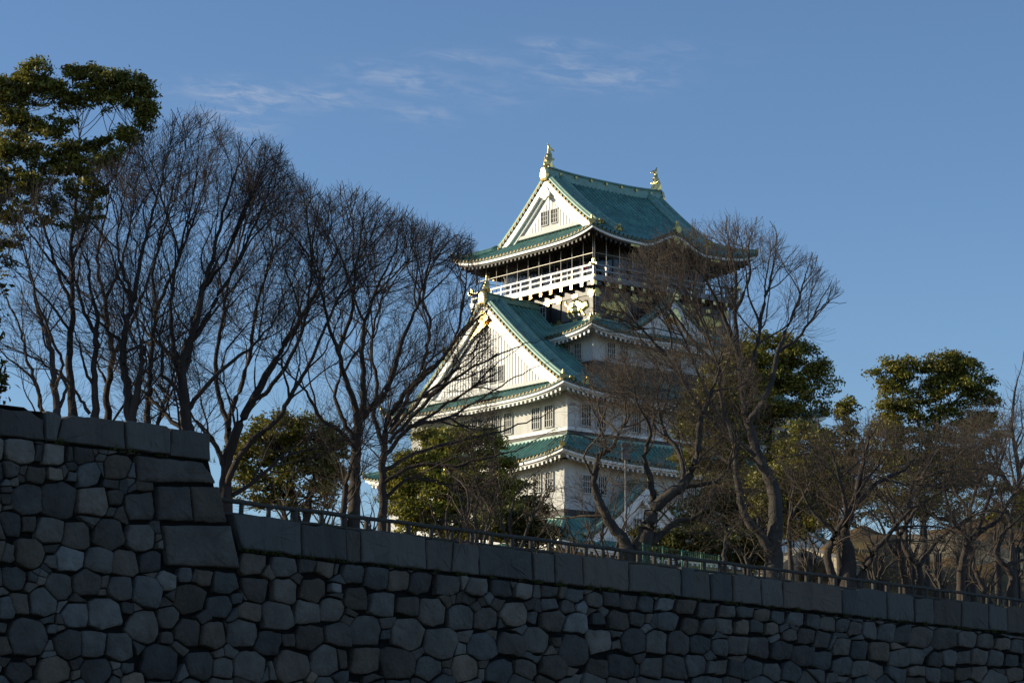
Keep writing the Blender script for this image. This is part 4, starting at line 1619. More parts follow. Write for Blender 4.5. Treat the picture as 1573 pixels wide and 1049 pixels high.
def evergreen(label, depth, trunk, blobs, seed, size=0.10, per=110, clump=0.5, leaf='leaf', bark='bark', thick=.9, group=None, twigs=True, base=None):
    rng = np.random.default_rng(seed)
    b0 = at(*trunk[0][0][0], depth)
    gz = float(terrain_z(b0))
    root = empty('evergreen_tree', (b0[0], b0[1], min(gz, b0[2]) - .2), label, 'tree', 0, group)
    off = np.array(root.location)
    V, F, T, cs = leaves(blobs, depth, rng, size, per, thick, scale_clump=clump)
    LW = limbs_world(trunk, depth, rng, 3.0)
    for i in range(len(LW)):
        if trunk[i][0][0][1] >= trunk[0][0][0][1] - 12:
            c, r = LW[i]
            LW[i] = (np.vstack([[c[0, 0], c[0, 1], off[2] - .1], c]), np.concatenate([[r[0] * 1.15], r]))
    parts = [tubes(c[None], r[None], 8) for c, r in LW]
    # boughs from the limbs to the leaf clumps
    allp = np.concatenate([c[len(c) // 4:] for c, _ in LW])
    allr = np.concatenate([r[len(r) // 4:] for _, r in LW])
    sel = rng.permutation(len(cs))[:160]
    B, BR = [], []
    for i in sel:
        d = np.linalg.norm(allp - cs[i], axis=1) + 1.2 * np.maximum(0, allp[:, 2] - cs[i][2])
        j = int(np.argmin(d + rng.random(len(d)) * 1.1))
        p, q = allp[j], cs[i]
        if np.linalg.norm(p - q) > 7:
            continue
        mid = (p + q) / 2 + np.array([0, 0, -.12 * np.linalg.norm(q - p)]) + rng.normal(0, .1, 3)
        t = np.linspace(0, 1, 7)[:, None]
        B.append((1 - t) ** 2 * p + 2 * t * (1 - t) * mid + t * t * q)
        BR.append(np.linspace(min(allr[j] * .6, .035 * depth / 70 + .006 * np.linalg.norm(q - p)), .010, 7))
    if B:
        parts.append(tubes(np.array(B), np.array(BR), 5))
    tr = merge(parts)
    np_mesh('trunk', tr[0] - off, tr[1], M[bark], root, smooth=True)
    np_mesh('crown', V - off, F, M[leaf], root, tint=T)
    return root


D = lambda x, off: float(wall_depth(x)) + off

# -- row on the left, above the tall end of the wall
evergreen('tall evergreen with a sunlit olive crown and bare lower limbs at the far left', D(115, 7.5),
          [([(113, 645), (108, 590), (107, 530), (112, 480), (110, 420), (112, 360), (118, 300), (122, 240), (120, 170)], 6.5, 1.8), ([(110, 470), (90, 420), (70, 360), (50, 300), (35, 230), (30, 160)], 3, 1.2),
           ([(112, 400), (135, 340), (150, 280), (165, 220), (180, 160)], 3, 1.2), ([(111, 440), (70, 390), (35, 340), (10, 260)], 2.5, 1), ([(115, 340), (150, 300), (190, 255), (212, 195)], 2.5, 1), ([(108, 510), (80, 470), (40, 430), (0, 400)], 2.5, 1)],
          [(15, 138, 34, 20), (62, 118, 30, 20), (58, 138, 28, 20), (130, 122, 30, 20), (160, 130, 36, 22), (195, 142, 30, 28), (222, 160, 17, 26), (98, 140, 24, 18), (128, 152, 26, 14, .8), (225, 190, 12, 12, .6), (70, 160, 40, 12, .35), (150, 160, 50, 12, .4),
           (8, 172, 28, 20), (45, 190, 24, 14, .7), (85, 195, 30, 18), (190, 212, 30, 11), (150, 222, 18, 10, .7), (122, 235, 22, 14, .8), (12, 225, 26, 22, .9), (62, 235, 26, 14, .8), (105, 258, 30, 18, .9), (160, 250, 20, 14, .6),
           (20, 285, 34, 26, .6), (60, 275, 34, 24, .7), (130, 285, 36, 26, .6), (45, 330, 45, 30, .4), (115, 325, 45, 30, .45), (10, 350, 24, 34, .35), (75, 225, 60, 30, .3), (140, 240, 50, 24, .3), (5, 260, 18, 40, .7), (12, 400, 18, 40, .3), (3, 300, 14, 40, .6)],
          101, size=.058, per=150, clump=.27)
evergreen('evergreen mostly outside the left edge of the picture, only sprays of leaves showing', D(-80, 9),
          [([(-90, 620), (-95, 540), (-85, 440), (-90, 330), (-85, 260)], 9, 2.5), ([(-95, 540), (-60, 590), (-25, 580)], 3, 1), ([(-85, 440), (-50, 400), (-20, 370)], 3, 1), ([(-88, 350), (-50, 280), (-20, 230)], 3, 1)],
          [(-60, 590, 60, 40), (-12, 590, 18, 16, .5), (-70, 500, 60, 50), (-75, 410, 65, 60), (-65, 330, 55, 50), (-80, 275, 50, 40), (-130, 340, 70, 90), (-150, 480, 70, 110), (-220, 400, 80, 130), (-230, 560, 80, 70)],
          102, size=.11, per=120, clump=.55, leaf='leaf_dark')
G_L = 'bare trees along the left part of the wall'
bare_tree('bare tree leaning left at the far left edge above the tall wall', D(88, 5),
          [([(90, 648), (84, 600), (80, 550), (72, 510), (58, 480), (48, 430), (40, 400), (20, 340)], 6, 1.5), ([(66, 640), (58, 600), (45, 560), (35, 520), (20, 480), (-5, 430)], 4, 1.2),
           ([(84, 600), (95, 560), (80, 520), (60, 470), (45, 410), (30, 360), (10, 310)], 3, 1), ([(92, 625), (100, 590), (70, 560), (30, 540), (-15, 520)], 3, 1)], LEFT_TOP, 201, group=G_L, up=.45, length=2.0, dens=.8)
bare_tree('bare tree with a straight slender stem, left of the middle of the left row', D(147, 6),
          [([(147, 648), (145, 600), (145, 550), (148, 520), (130, 480), (120, 440), (100, 400), (80, 350)], 6, 1.5), ([(147, 530), (150, 490), (140, 450), (135, 410), (120, 360), (118, 300)], 4, 1.2), ([(146, 600), (130, 560), (118, 520), (100, 480)], 3, 1),
           ([(138, 635), (115, 600), (85, 565), (50, 540)], 3, 1)], LEFT_TOP, 202, group=G_L, length=2.0, dens=.8)
bare_tree('bare tree whose stem forks high in front of the blue sky, left row', D(165, 9),
          [([(165, 650), (165, 600), (172, 545), (165, 500), (162, 460), (150, 420), (155, 360), (170, 300), (185, 245)], 5.5, 1.4), ([(172, 545), (185, 530), (200, 500), (215, 460), (235, 410), (250, 350), (268, 280), (280, 220)], 4, 1.2), ([(165, 590), (155, 570), (140, 550), (118, 530)], 2.5, 1),
           ([(162, 460), (180, 420), (195, 370), (205, 310), (215, 250)], 3, 1)], LEFT_TOP, 203, group=G_L, length=2.2)
bare_tree('bare tree with a thick sawn-off limb stub on its right side', D(200, 5),
          [([(200, 655), (197, 610), (190, 560), (192, 510), (205, 460), (215, 400), (230, 340), (250, 270), (262, 205)], 7.5, 1.4), ([(190, 560), (185, 525), (165, 505), (140, 480), (120, 450)], 4, 1.2), ([(202, 645), (210, 600), (218, 565), (217, 540)], 7, 6),
           ([(217, 545), (222, 536), (214, 534)], 6, 5.5), ([(205, 460), (190, 420), (180, 370), (190, 310), (205, 240)], 3, 1)], LEFT_TOP, 204, group=G_L, length=2.2)
bare_tree('bare tree with a thin stem just right of the sawn-off stub', D(226, 7),
          [([(224, 656), (228, 610), (232, 560), (235, 520), (240, 470), (235, 420), (250, 360), (270, 300), (285, 230)], 5, 1.3), ([(235, 530), (222, 525), (203, 515)], 3, 1), ([(238, 480), (260, 430), (285, 370), (310, 300), (335, 225)], 3.2, 1), ([(242, 655), (255, 610), (268, 570), (290, 540)], 3.5, 1.2)], LEFT_TOP, 205, group=G_L, length=2.2)
bare_tree('big vase-shaped bare tree at the right end of the tall wall section', D(285, 5),
          [([(288, 665), (284, 625), (280, 580), (285, 540), (300, 500), (310, 450), (325, 400), (340, 340), (360, 270), (385, 225)], 9, 1.4), ([(282, 625), (270, 595), (250, 575), (250, 540), (238, 500), (225, 450), (205, 410)], 4, 1.2), ([(278, 575), (265, 550), (245, 530), (225, 510), (200, 470), (180, 420)], 4.5, 1.2),
           ([(283, 640), (310, 600), (350, 560), (390, 530), (430, 480), (460, 430)], 4.5, 1.2), ([(283, 570), (295, 530), (320, 480), (350, 430), (380, 370), (410, 300), (430, 235)], 5, 1.2), ([(275, 560), (265, 520), (262, 470), (270, 410), (285, 350), (300, 280), (308, 195)], 4, 1.2),
           ([(280, 660), (245, 625), (225, 605), (200, 585), (185, 545)], 4, 1.5), ([(310, 450), (345, 400), (375, 330), (400, 260), (425, 240)], 3, 1)], LEFT_TOP, 206, group=G_L, length=2.5, dens=1.1)
bare_tree('spreading bare tree rooted where the tall wall steps down', D(345, 6),
          [([(345, 775), (348, 720), (360, 670), (385, 620), (425, 550), (455, 500), (490, 440), (520, 380), (545, 310)], 10, 1.5), ([(346, 740), (350, 680), (352, 640), (372, 590), (385, 540), (390, 490), (410, 420), (430, 350), (450, 280)], 6, 1.3),
           ([(345, 755), (365, 705), (400, 665), (430, 640), (450, 600), (475, 560), (500, 500), (530, 440), (560, 380), (590, 330)], 5.5, 1.3), ([(352, 660), (340, 620), (330, 560), (340, 500), (350, 440), (370, 370), (390, 300), (400, 240)], 4.5, 1.2), ([(345, 720), (330, 680), (315, 658), (300, 645)], 5, 2),
           ([(348, 765), (390, 740), (430, 705), (480, 690), (540, 692)], 4, 1), ([(385, 620), (420, 590), (460, 520), (475, 450), (480, 370), (490, 305)], 4, 1.2)], LEFT_TOP, 207, group=G_L, length=2.5, dens=1.15)
bare_tree('bare tree with a stout pale trunk behind the railing, left of the castle', D(545, 4),
          [([(543, 822), (544, 770), (546, 720), (548, 680), (552, 650), (575, 620), (590, 605), (605, 570), (620, 520), (640, 470), (655, 420), (665, 365)], 10, 1.5), ([(550, 665), (545, 620), (530, 580), (520, 540), (505, 500), (495, 450), (480, 400), (470, 330)], 5.5, 1.2), ([(552, 650), (560, 600), (555, 550), (560, 500), (575, 450), (600, 400), (620, 340)], 5.5, 1.2),
           ([(548, 690), (520, 660), (490, 640), (470, 600), (440, 570), (410, 540)], 4, 1.2), ([(548, 680), (525, 640), (515, 600), (535, 560), (560, 520), (570, 470)], 4, 1.2), ([(528, 822), (528, 770), (535, 730), (546, 700)], 6, 5), ([(520, 540), (540, 480), (545, 420), (555, 360), (560, 310)], 3.5, 1)], LEFT_TOP, 208, group=G_L, length=2.5, dens=1.1)
bare_tree('bare tree sending long level branches right across the white castle gable', D(590, 5),
          [([(589, 818), (588, 760), (588, 715), (592, 670), (600, 640), (625, 600), (650, 575), (680, 550), (700, 520), (722, 490), (735, 450)], 7, 1.4), ([(590, 700), (630, 658), (690, 640), (740, 612), (790, 580), (845, 555)], 3.8, .9), ([(590, 740), (640, 715), (700, 715), (760, 700), (800, 690), (845, 662)], 3.6, .9), ([(592, 765), (630, 735), (680, 742), (730, 748)], 3, .9),
           ([(600, 665), (622, 620), (640, 585), (655, 540), (660, 500), (650, 450), (668, 400), (700, 362), (712, 366)], 4, 1.1), ([(630, 600), (670, 560), (697, 525), (710, 470), (718, 420), (722, 380)], 3.4, 1), ([(590, 690), (575, 640), (580, 590), (570, 540), (580, 480), (600, 420), (635, 355)], 4, 1.1), ([(625, 660), (680, 625), (720, 600), (760, 560), (790, 540)], 3, .9), ([(598, 680), (650, 622), (700, 580), (750, 552), (800, 530), (838, 522)], 3.4, .8), ([(600, 665), (660, 600), (715, 560), (765, 520)], 3, .8), ([(590, 722), (650, 692), (710, 676), (770, 662), (830, 640), (872, 622)], 3.2, .8)], LEFT_TOP, 209, group=G_L, up=.25, length=2.3, dens=1.35)

# -- bare trees in front of and right of the castle
bare_tree('grey bare cherry forking low into two crooked stems before the castle corner', D(975, 4.5),
          [([(966, 845), (955, 825), (938, 805), (925, 780), (915, 755), (913, 735), (920, 700), (930, 690), (920, 650), (905, 615)], 10, 1.5), ([(913, 735), (920, 700), (938, 690), (950, 665), (965, 640), (960, 600), (945, 570)], 5, 1.2), ([(985, 845), (995, 805), (1005, 780), (1030, 757), (1050, 745), (1070, 700), (1075, 650), (1090, 610), (1105, 560), (1110, 520)], 13, 1.6),
           ([(1030, 757), (1060, 745), (1100, 740), (1130, 700), (1140, 640)], 6, 1.3), ([(1005, 780), (1000, 740), (990, 700), (1000, 660), (980, 620), (970, 580)], 6, 1.2), ([(985, 835), (1010, 825), (1040, 800), (1065, 795), (1090, 770)], 8, 1.5), ([(1050, 745), (1045, 700), (1020, 660), (1010, 610), (1020, 570)], 5, 1.2)],
          CHERRY_TOP, 301, up=.2, out=.1, jit=.24, length=2.7, dens=1.3, bark='bark_grey', twig='twig_tan', ang=42)
bare_tree('tallest bare tree on the right, its crown crossing the corner of the top roof', D(1187, 5),
          [([(1187, 890), (1190, 830), (1192, 780), (1185, 740), (1165, 700), (1150, 650), (1140, 600), (1135, 550), (1128, 480), (1130, 420), (1115, 355)], 13.5, 1.4), ([(1187, 868), (1170, 822), (1150, 802), (1138, 770), (1131, 720), (1128, 680), (1110, 620), (1100, 560), (1080, 500), (1050, 440), (1030, 380)], 8, 1.2), ([(1150, 650), (1180, 600), (1195, 540), (1210, 500), (1230, 450), (1245, 400)], 5.5, 1.2),
           ([(1195, 540), (1225, 520), (1255, 480), (1282, 452)], 3.5, 1), ([(1140, 600), (1160, 540), (1170, 480), (1185, 420), (1192, 370)], 5, 1.2), ([(1128, 680), (1070, 620), (1040, 570), (1000, 520), (960, 480), (935, 440)], 4.5, 1.1), ([(1135, 550), (1110, 480), (1085, 430), (1065, 360)], 4.5, 1.1), ([(1100, 560), (1060, 520), (1020, 460), (990, 405)], 4, 1.1),
           ([(1131, 720), (1090, 690), (1040, 680), (990, 660)], 4, 1.1), ([(1160, 700), (1110, 650), (1080, 590), (1040, 500), (1005, 440)], 4, 1), ([(1128, 480), (1150, 430), (1150, 380), (1160, 345)], 3.2, 1)],
          MID_TOP, 302, up=.5, out=.2, jit=.17, length=2.9, dens=1.18, bark='bark_grey', twig='twig_tan', fine=1.1)
bare_tree('small crooked bare sapling behind the railing beside the green mesh fence', D(1112, 4),
          [([(1112, 870), (1113, 840), (1118, 820), (1140, 800), (1150, 770)], 4, 1), ([(1118, 820), (1100, 790), (1080, 770), (1055, 755)], 2.5, .9)], CHERRY_TOP, 303, up=.15, jit=.25, length=1.8, bark='bark_grey', twig='twig_tan', ang=42, dens=.8)
G_R = 'crooked bare cherries along the right part of the wall'
bare_tree('crooked bare cherry with a black trunk and three stems, right of the tallest bare tree', D(1300, 4),
          [([(1302, 900), (1303, 850), (1295, 820), (1310, 780), (1320, 740), (1330, 690), (1350, 650)], 13, 1.5), ([(1282, 895), (1272, 850), (1285, 815), (1300, 790), (1290, 740), (1280, 700), (1260, 660)], 7, 1.3), ([(1318, 900), (1340, 850), (1362, 825), (1400, 780), (1440, 760)], 7, 1.2), ([(1303, 850), (1285, 820), (1250, 790), (1230, 750), (1205, 715)], 5, 1.2), ([(1310, 780), (1350, 740), (1390, 720), (1420, 680)], 4.5, 1),
           ([(1300, 790), (1330, 740), (1370, 690)], 4, 1)], RIGHT_TOP, 304, up=.2, out=.1, jit=.24, length=3.0, dens=1.15, bark='bark', twig='twig_tan', ang=42, group=G_R)
bare_tree('crooked bare cherry forming a narrow V of two stems, middle of the right row', D(1412, 4),
          [([(1414, 915), (1412, 875), (1395, 850), (1380, 820), (1365, 780), (1340, 750), (1330, 705)], 6, 1.3), ([(1392, 912), (1385, 860), (1380, 830), (1395, 800), (1420, 770), (1450, 750), (1480, 700)], 6, 1.2), ([(1384, 860), (1365, 835), (1350, 800), (1310, 760)], 4, 1), ([(1412, 870), (1440, 830), (1480, 800), (1510, 770)], 4, 1), ([(1395, 800), (1400, 750), (1430, 700), (1440, 660)], 4, 1)],
          RIGHT_TOP, 305, up=.2, out=.1, jit=.24, length=3.0, dens=1.1, bark='bark', twig='twig_tan', ang=42, group=G_R)
bare_tree('crooked bare cherry with a long limb sweeping up to the right edge', D(1478, 4.5),
          [([(1478, 925), (1476, 880), (1484, 840), (1480, 820), (1465, 800), (1455, 770), (1450, 730), (1470, 680)], 7, 1.3), ([(1484, 840), (1500, 820), (1530, 800), (1550, 770), (1573, 730), (1600, 690)], 6, 1.2), ([(1465, 800), (1430, 790), (1400, 750)], 4, 1), ([(1500, 820), (1520, 760), (1540, 700), (1560, 640)], 4, 1)],
          RIGHT_TOP, 306, up=.2, out=.1, jit=.24, length=3.0, dens=1.1, bark='bark', twig='twig_tan', ang=42, group=G_R)
bare_tree('crooked low bare cherry at the right edge of the picture', D(1552, 4),
          [([(1552, 932), (1555, 890), (1545, 870), (1530, 850), (1540, 820), (1560, 800), (1590, 770)], 7, 1.3), ([(1520, 925), (1505, 890), (1495, 870), (1505, 840)], 5, 1.2), ([(1545, 870), (1570, 860), (1600, 850)], 4, 1)],
          RIGHT_TOP, 307, up=.2, out=.1, jit=.24, length=2.8, dens=.8, bark='bark', twig='twig_tan', ang=42, group=G_R)
bare_tree('pale brown bare tree far back at the right edge', D(1560, 28),
          [([(1580, 860), (1570, 780), (1565, 720), (1555, 660), (1560, 600), (1570, 560)], 6, 1.2), ([(1570, 780), (1540, 730), (1520, 690), (1510, 650)], 4, 1), ([(1565, 720), (1600, 660), (1620, 600)], 4, 1), ([(1540, 730), (1500, 720), (1470, 690)], 3, 1)],
          topline([1420, 1470, 1510, 1530, 1550, 1570, 1700], [720, 660, 610, 605, 570, 545, 500]), 308, up=.5, length=3.2, dens=.9, bark='bark_grey', twig='twig_tan')
# thin many-stemmed trees between the railing and the castle
bare_tree('thin many-stemmed bare tree behind the railing, left of the lowest castle gable', D(735, 9),
          [([(735, 850), (730, 790), (745, 740), (760, 700)], 3, .9), ([(742, 850), (752, 790), (770, 745), (790, 715)], 2.5, .8), ([(728, 850), (715, 800), (705, 760), (690, 730)], 2.5, .8), ([(738, 850), (742, 800), (735, 760), (730, 720)], 2.2, .8)], SHRUB_TOP, 311, up=.6, length=1.5, dens=.65, twig='twig_tan', bark='bark_grey')
bare_tree('thin many-stemmed bare tree just in front of the lowest castle gable', D(792, 8),
          [([(790, 858), (782, 800), (800, 750), (830, 720)], 3, .9), ([(795, 858), (815, 800), (840, 760), (860, 750)], 2.5, .8), ([(786, 858), (770, 800), (765, 760), (760, 725)], 2.4, .8), ([(800, 858), (830, 820), (845, 790)], 2, .8)], SHRUB_TOP, 312, up=.55, length=1.6, dens=.9, twig='twig_tan', bark='bark_grey')
bare_tree('thin many-stemmed bare tree at the foot of the yellow-green evergreen', D(680, 10),
          [([(690, 842), (685, 790), (700, 750), (710, 715)], 2.6, .9), ([(684, 842), (665, 790), (655, 750)], 2.4, .8), ([(698, 842), (712, 790), (725, 755)], 2.2, .8)], SHRUB_TOP, 313, up=.6, length=1.5, dens=.6, twig='twig', bark='bark')
bare_tree('thin bare shrub under the castle corner, left of the crooked cherry', D(885, 7),
          [([(885, 868), (880, 830), (870, 800), (865, 770)], 2.4, .8), ([(890, 868), (905, 830), (915, 800)], 2.2, .8), ([(880, 868), (850, 830), (835, 800)], 2, .8)], topline([800, 830, 870, 930, 960], [790, 760, 735, 760, 800]), 314, up=.5, length=1.3, dens=.9, twig='twig_tan', bark='bark_grey')

# -- evergreens farther back
evergreen('round dark evergreen seen over the step of the wall', 86,
          [([(455, 800), (450, 760), (440, 720), (430, 690)], 7, 2), ([(470, 800), (478, 750), (490, 710), (500, 680)], 6, 2), ([(440, 800), (425, 760), (400, 720), (385, 700)], 4, 1.5)],
          [(430, 668, 45, 24), (390, 700, 32, 30), (480, 675, 42, 28), (515, 705, 24, 34), (440, 705, 40, 26, .8), (375, 730, 20, 22, .7), (490, 730, 30, 24, .6), (400, 740, 22, 16, .6), (420, 652, 30, 12, .8), (460, 740, 50, 30, .6), (390, 765, 40, 22, .5), (510, 750, 26, 34, .6), (450, 775, 50, 18, .5)], 401, size=.075, per=150, clump=.40)
evergreen('yellow-green evergreen bush in front of the left castle wall', 104,
          [([(700, 850), (702, 790), (700, 740), (698, 700)], 6, 2), ([(690, 850), (660, 790), (640, 750)], 4, 1.5), ([(710, 850), (740, 790), (760, 740)], 4, 1.5)],
          [(690, 682, 45, 26), (735, 690, 42, 30), (650, 715, 34, 34), (620, 755, 26, 34), (690, 740, 50, 44), (745, 745, 50, 46), (780, 775, 26, 34, .6), (655, 780, 50, 36), (720, 800, 60, 34), (620, 800, 24, 24), (608, 748, 18, 34), (632, 715, 24, 26), (690, 665, 25, 10, .8), (775, 800, 40, 30)], 402, size=.085, per=140, clump=.46, leaf='leaf_bright')
evergreen('broad evergreen with an olive crown behind the tallest bare tree', 118,
          [([(1175, 860), (1178, 790), (1180, 720), (1182, 650), (1180, 580)], 8, 2), ([(1178, 790), (1140, 720), (1110, 660)], 5, 1.5), ([(1180, 720), (1220, 670), (1250, 620)], 5, 1.5)],
          [(1180, 552, 55, 30), (1225, 570, 45, 34), (1250, 600, 32, 34), (1140, 570, 45, 32), (1105, 600, 38, 40), (1080, 640, 32, 36), (1180, 610, 60, 40), (1130, 650, 50, 44), (1200, 670, 60, 40, .8), (1240, 650, 34, 30, .5), (1160, 720, 60, 40, .8), (1100, 700, 45, 40, .8), (1060, 690, 30, 40, .8), (1220, 730, 50, 40, .8), (1150, 530, 40, 14, .7), (1205, 530, 25, 12, .7)], 403, size=.09, per=150, clump=.58)
evergreen('evergreen with a ragged top and visible pale limbs near the right edge', 112,
          [([(1420, 850), (1418, 800), (1410, 740), (1425, 690), (1440, 640), (1450, 590)], 6, 1.8), ([(1410, 740), (1385, 690), (1375, 640), (1370, 590)], 4, 1.3), ([(1418, 800), (1450, 740), (1480, 690), (1500, 640)], 4.5, 1.4), ([(1425, 690), (1410, 650), (1415, 600)], 3, 1.2), ([(1440, 640), (1475, 610), (1490, 580)], 3, 1.2)],
          [(1365, 575, 26, 22), (1395, 572, 24, 18), (1450, 562, 28, 22), (1485, 575, 26, 24), (1430, 575, 24, 18), (1510, 605, 20, 20), (1465, 600, 40, 24), (1375, 610, 26, 26), (1410, 605, 30, 18, .7), (1360, 645, 16, 26, .7), (1490, 640, 30, 20, .6), (1420, 640, 30, 18, .4), (1450, 680, 34, 26, .35), (1400, 690, 34, 26, .35), (1370, 700, 26, 26, .4), (1525, 615, 14, 12, .6), (1480, 715, 40, 24, .5), (1430, 740, 40, 24, .5), (1360, 670, 26, 34, .9), (1385, 655, 30, 28, .8), (1460, 655, 44, 28, .8), (1505, 665, 34, 30, .8), (1400, 720, 50, 30, .8), (1470, 725, 50, 34, .8)], 404, size=.085, per=150, clump=.48, bark='bark_grey')
evergreen('small evergreen tuft between the two tall evergreens on the right', 116,
          [([(1300, 850), (1302, 790), (1300, 720), (1298, 650)], 5, 1.5)],
          [(1297, 622, 14, 14), (1300, 650, 20, 22), (1280, 690, 34, 28), (1320, 700, 30, 30, .7), (1290, 740, 45, 34)], 405, size=.11, per=85, clump=.5)
evergreen('low dark evergreen thicket tree below the broad olive crown', 104,
          [([(1150, 868), (1150, 820), (1148, 770)], 6, 2)],
          [(1100, 790, 40, 36), (1150, 780, 45, 36), (1200, 780, 45, 34), (1060, 800, 34, 26), (1120, 760, 40, 30), (1240, 780, 40, 34), (1180, 800, 40, 22)], 406, size=.11, per=85, clump=.55, leaf='leaf_dark')
evergreen('dark evergreen half hidden behind the yellow-green bush, nearer the castle wall', 128,
          [([(790, 850), (790, 800), (788, 760)], 6, 2)],
          [(780, 770, 40, 34), (815, 790, 22, 24), (740, 800, 40, 30), (790, 815, 30, 20)], 407, size=.11, per=90, clump=.55, leaf='leaf_dark')

# -- dry brush and bare trees filling the slope on the right
G_B = 'bare brown trees on the slope'
for i, (lab, x, off, lm) in enumerate((
        ('bare brown tree on the slope behind the V-stemmed cherry', 1390, 16, [([(1390, 850), (1392, 800), (1400, 750), (1395, 700), (1405, 650)], 4, 1), ([(1392, 800), (1360, 750), (1340, 710)], 3, 1), ([(1400, 750), (1435, 700), (1450, 660)], 3, 1)]),
        ('bare brown tree on the slope behind the cherry with the sweeping limb', 1490, 17, [([(1492, 840), (1490, 790), (1500, 740), (1495, 690), (1505, 650)], 4, 1), ([(1490, 790), (1460, 740), (1450, 700)], 3, 1), ([(1500, 740), (1535, 700), (1550, 650)], 3, 1)]),
        ('bare brown tree on the slope, nearest the right edge', 1550, 14, [([(1555, 850), (1552, 800), (1560, 750), (1550, 700), (1555, 650)], 4, 1), ([(1552, 800), (1520, 760), (1500, 720)], 3, 1), ([(1560, 750), (1590, 700)], 3, 1)]),
        ('bare brown tree behind the black-trunked three-stemmed cherry', 1290, 15, [([(1290, 860), (1285, 800), (1295, 750), (1285, 700)], 4, 1), ([(1285, 800), (1255, 750), (1240, 710)], 3, 1), ([(1295, 750), (1330, 710), (1345, 670)], 3, 1)]),
        ('bare brown tree behind the trunk of the tallest bare tree', 1215, 13, [([(1215, 865), (1212, 800), (1220, 740), (1212, 690)], 3.5, 1), ([(1212, 800), (1240, 750), (1255, 710)], 3, 1), ([(1220, 740), (1190, 700)], 3, 1)]))):
    bare_tree(lab, D(x, off), lm, topline([1150, 1200, 1300, 1400, 1500, 1540, 1580, 1700], [740, 720, 705, 715, 690, 640, 610, 570]), 330 + i, up=.25, out=.15, jit=.2, length=3.0, dens=.95, bark='bark_grey', twig='twig_tan', ang=40, group=G_B)
for i, (lab, x, y, off, s) in enumerate((
        ('dry leafless bush on the slope just behind the railing, right of the V-stemmed cherry', 1445, 905, 6, 1.0), ('dry leafless bush low on the slope near the right edge', 1515, 912, 7, 1.0),
        ('dry leafless bush beside the black-trunked cherry', 1345, 892, 6, 1.0), ('dry leafless bush under the tallest bare tree, on its right', 1245, 878, 6, 1.0), ('dry leafless bush left of the trunk of the tallest bare tree', 1148, 868, 6, 1.0),
        ('dry leafless bush higher on the slope behind the V-stemmed cherry', 1400, 870, 15, 1.0), ('dry leafless bush higher on the slope behind the sweeping limb', 1480, 865, 17, 1.0), ('dry leafless bush behind the railing left of the stout pale trunk', 500, 812, 7, 1.0), ('dry leafless bush behind the railing under the round dark evergreen', 440, 800, 7, 1.0), ('dry leafless bush behind the railing right of the stout pale trunk', 572, 822, 8, 1.0),
        ('dry leafless bush on the crest of the slope at the right edge', 1560, 850, 24, 1.0),
        ('dry leafless bush on the crest of the slope, left of the pale wall', 1350, 860, 22, 1.0), ('dry leafless bush on the crest of the slope in front of the pale wall', 1440, 850, 27, 1.0))):
    bare_tree(lab, D(x, off), [([(x, y), (x - 4, y - 25), (x + 4, y - 50)], 2, .7), ([(x + 5, y), (x + 20, y - 25), (x + 40, y - 45)], 1.8, .6), ([(x - 5, y), (x - 20, y - 25), (x - 40, y - 42)], 1.8, .6), ([(x, y), (x - 12, y - 30), (x - 18, y - 55)], 1.8, .6), ([(x, y), (x + 12, y - 30), (x + 22, y - 58)], 1.8, .6)],
              topline([x - 110, x - 70, x - 30, x, x + 30, x + 70, x + 110], [y, y - 55, y - 80, y - 86, y - 80, y - 55, y]), 350 + i, up=.3, out=.3, jit=.22, length=1.3, dens=.8, bark='bark_grey', twig='twig_tan', ang=38, group='dry bushes behind the railing')

G_U = 'dark evergreen bushes behind the railing'
for i, (lab, x, y, off, bl, lf) in enumerate((
        ('low dark bush under the crooked cherry, behind the green mesh fence', 1040, 870, 20, [(1020, 838, 30, 20), (1060, 835, 34, 24), (1095, 842, 26, 18)], 'leaf_dark'),
        ('low dark bush between the green mesh fence and the tallest bare tree', 1145, 880, 18, [(1130, 845, 34, 26), (1165, 850, 26, 24)], 'leaf_dark'),
        ('low dark bush in front of the lowest castle gable, right of the slim lamp post', 985, 860, 24, [(975, 835, 26, 16), (1000, 822, 26, 18)], 'leaf_dark'),
        ('low dark bush in front of the lowest castle gable, left of the castle corner', 830, 860, 26, [(800, 812, 34, 24), (835, 826, 26, 16), (770, 806, 30, 28)], 'leaf_dark'),
        ('olive bushy evergreen between the tallest bare tree and the black-trunked cherry', 1240, 870, 17, [(1240, 690, 40, 34, .7), (1215, 740, 40, 36, .8), (1270, 745, 40, 36, .7), (1235, 795, 46, 34, .8), (1300, 780, 34, 30, .6), (1170, 760, 30, 36, .7)], 'leaf'),
        ('olive bushy evergreen on the slope behind the V-stemmed cherry', 1400, 850, 22, [(1385, 745, 34, 30, .5), (1420, 770, 40, 28, .6), (1360, 780, 36, 30, .6), (1460, 780, 34, 24, .5)], 'leaf'),
        ('olive bushy evergreen on the slope nearest the right edge', 1530, 840, 24, [(1510, 780, 30, 26, .5), (1545, 770, 34, 28, .6), (1580, 785, 34, 30, .6)], 'leaf'))):
    evergreen(lab, D(x, off), [([(x, y), (x - 3, y - 20), (x + 4, bl[0][1] + 10)], 3, 1.5), ([(x + 4, y), (x + 12, y - 20), (bl[1][0], bl[1][1] + 8)], 2.5, 1)], bl, 420 + i, size=.085, per=130, clump=.45, leaf=lf, group=G_U)

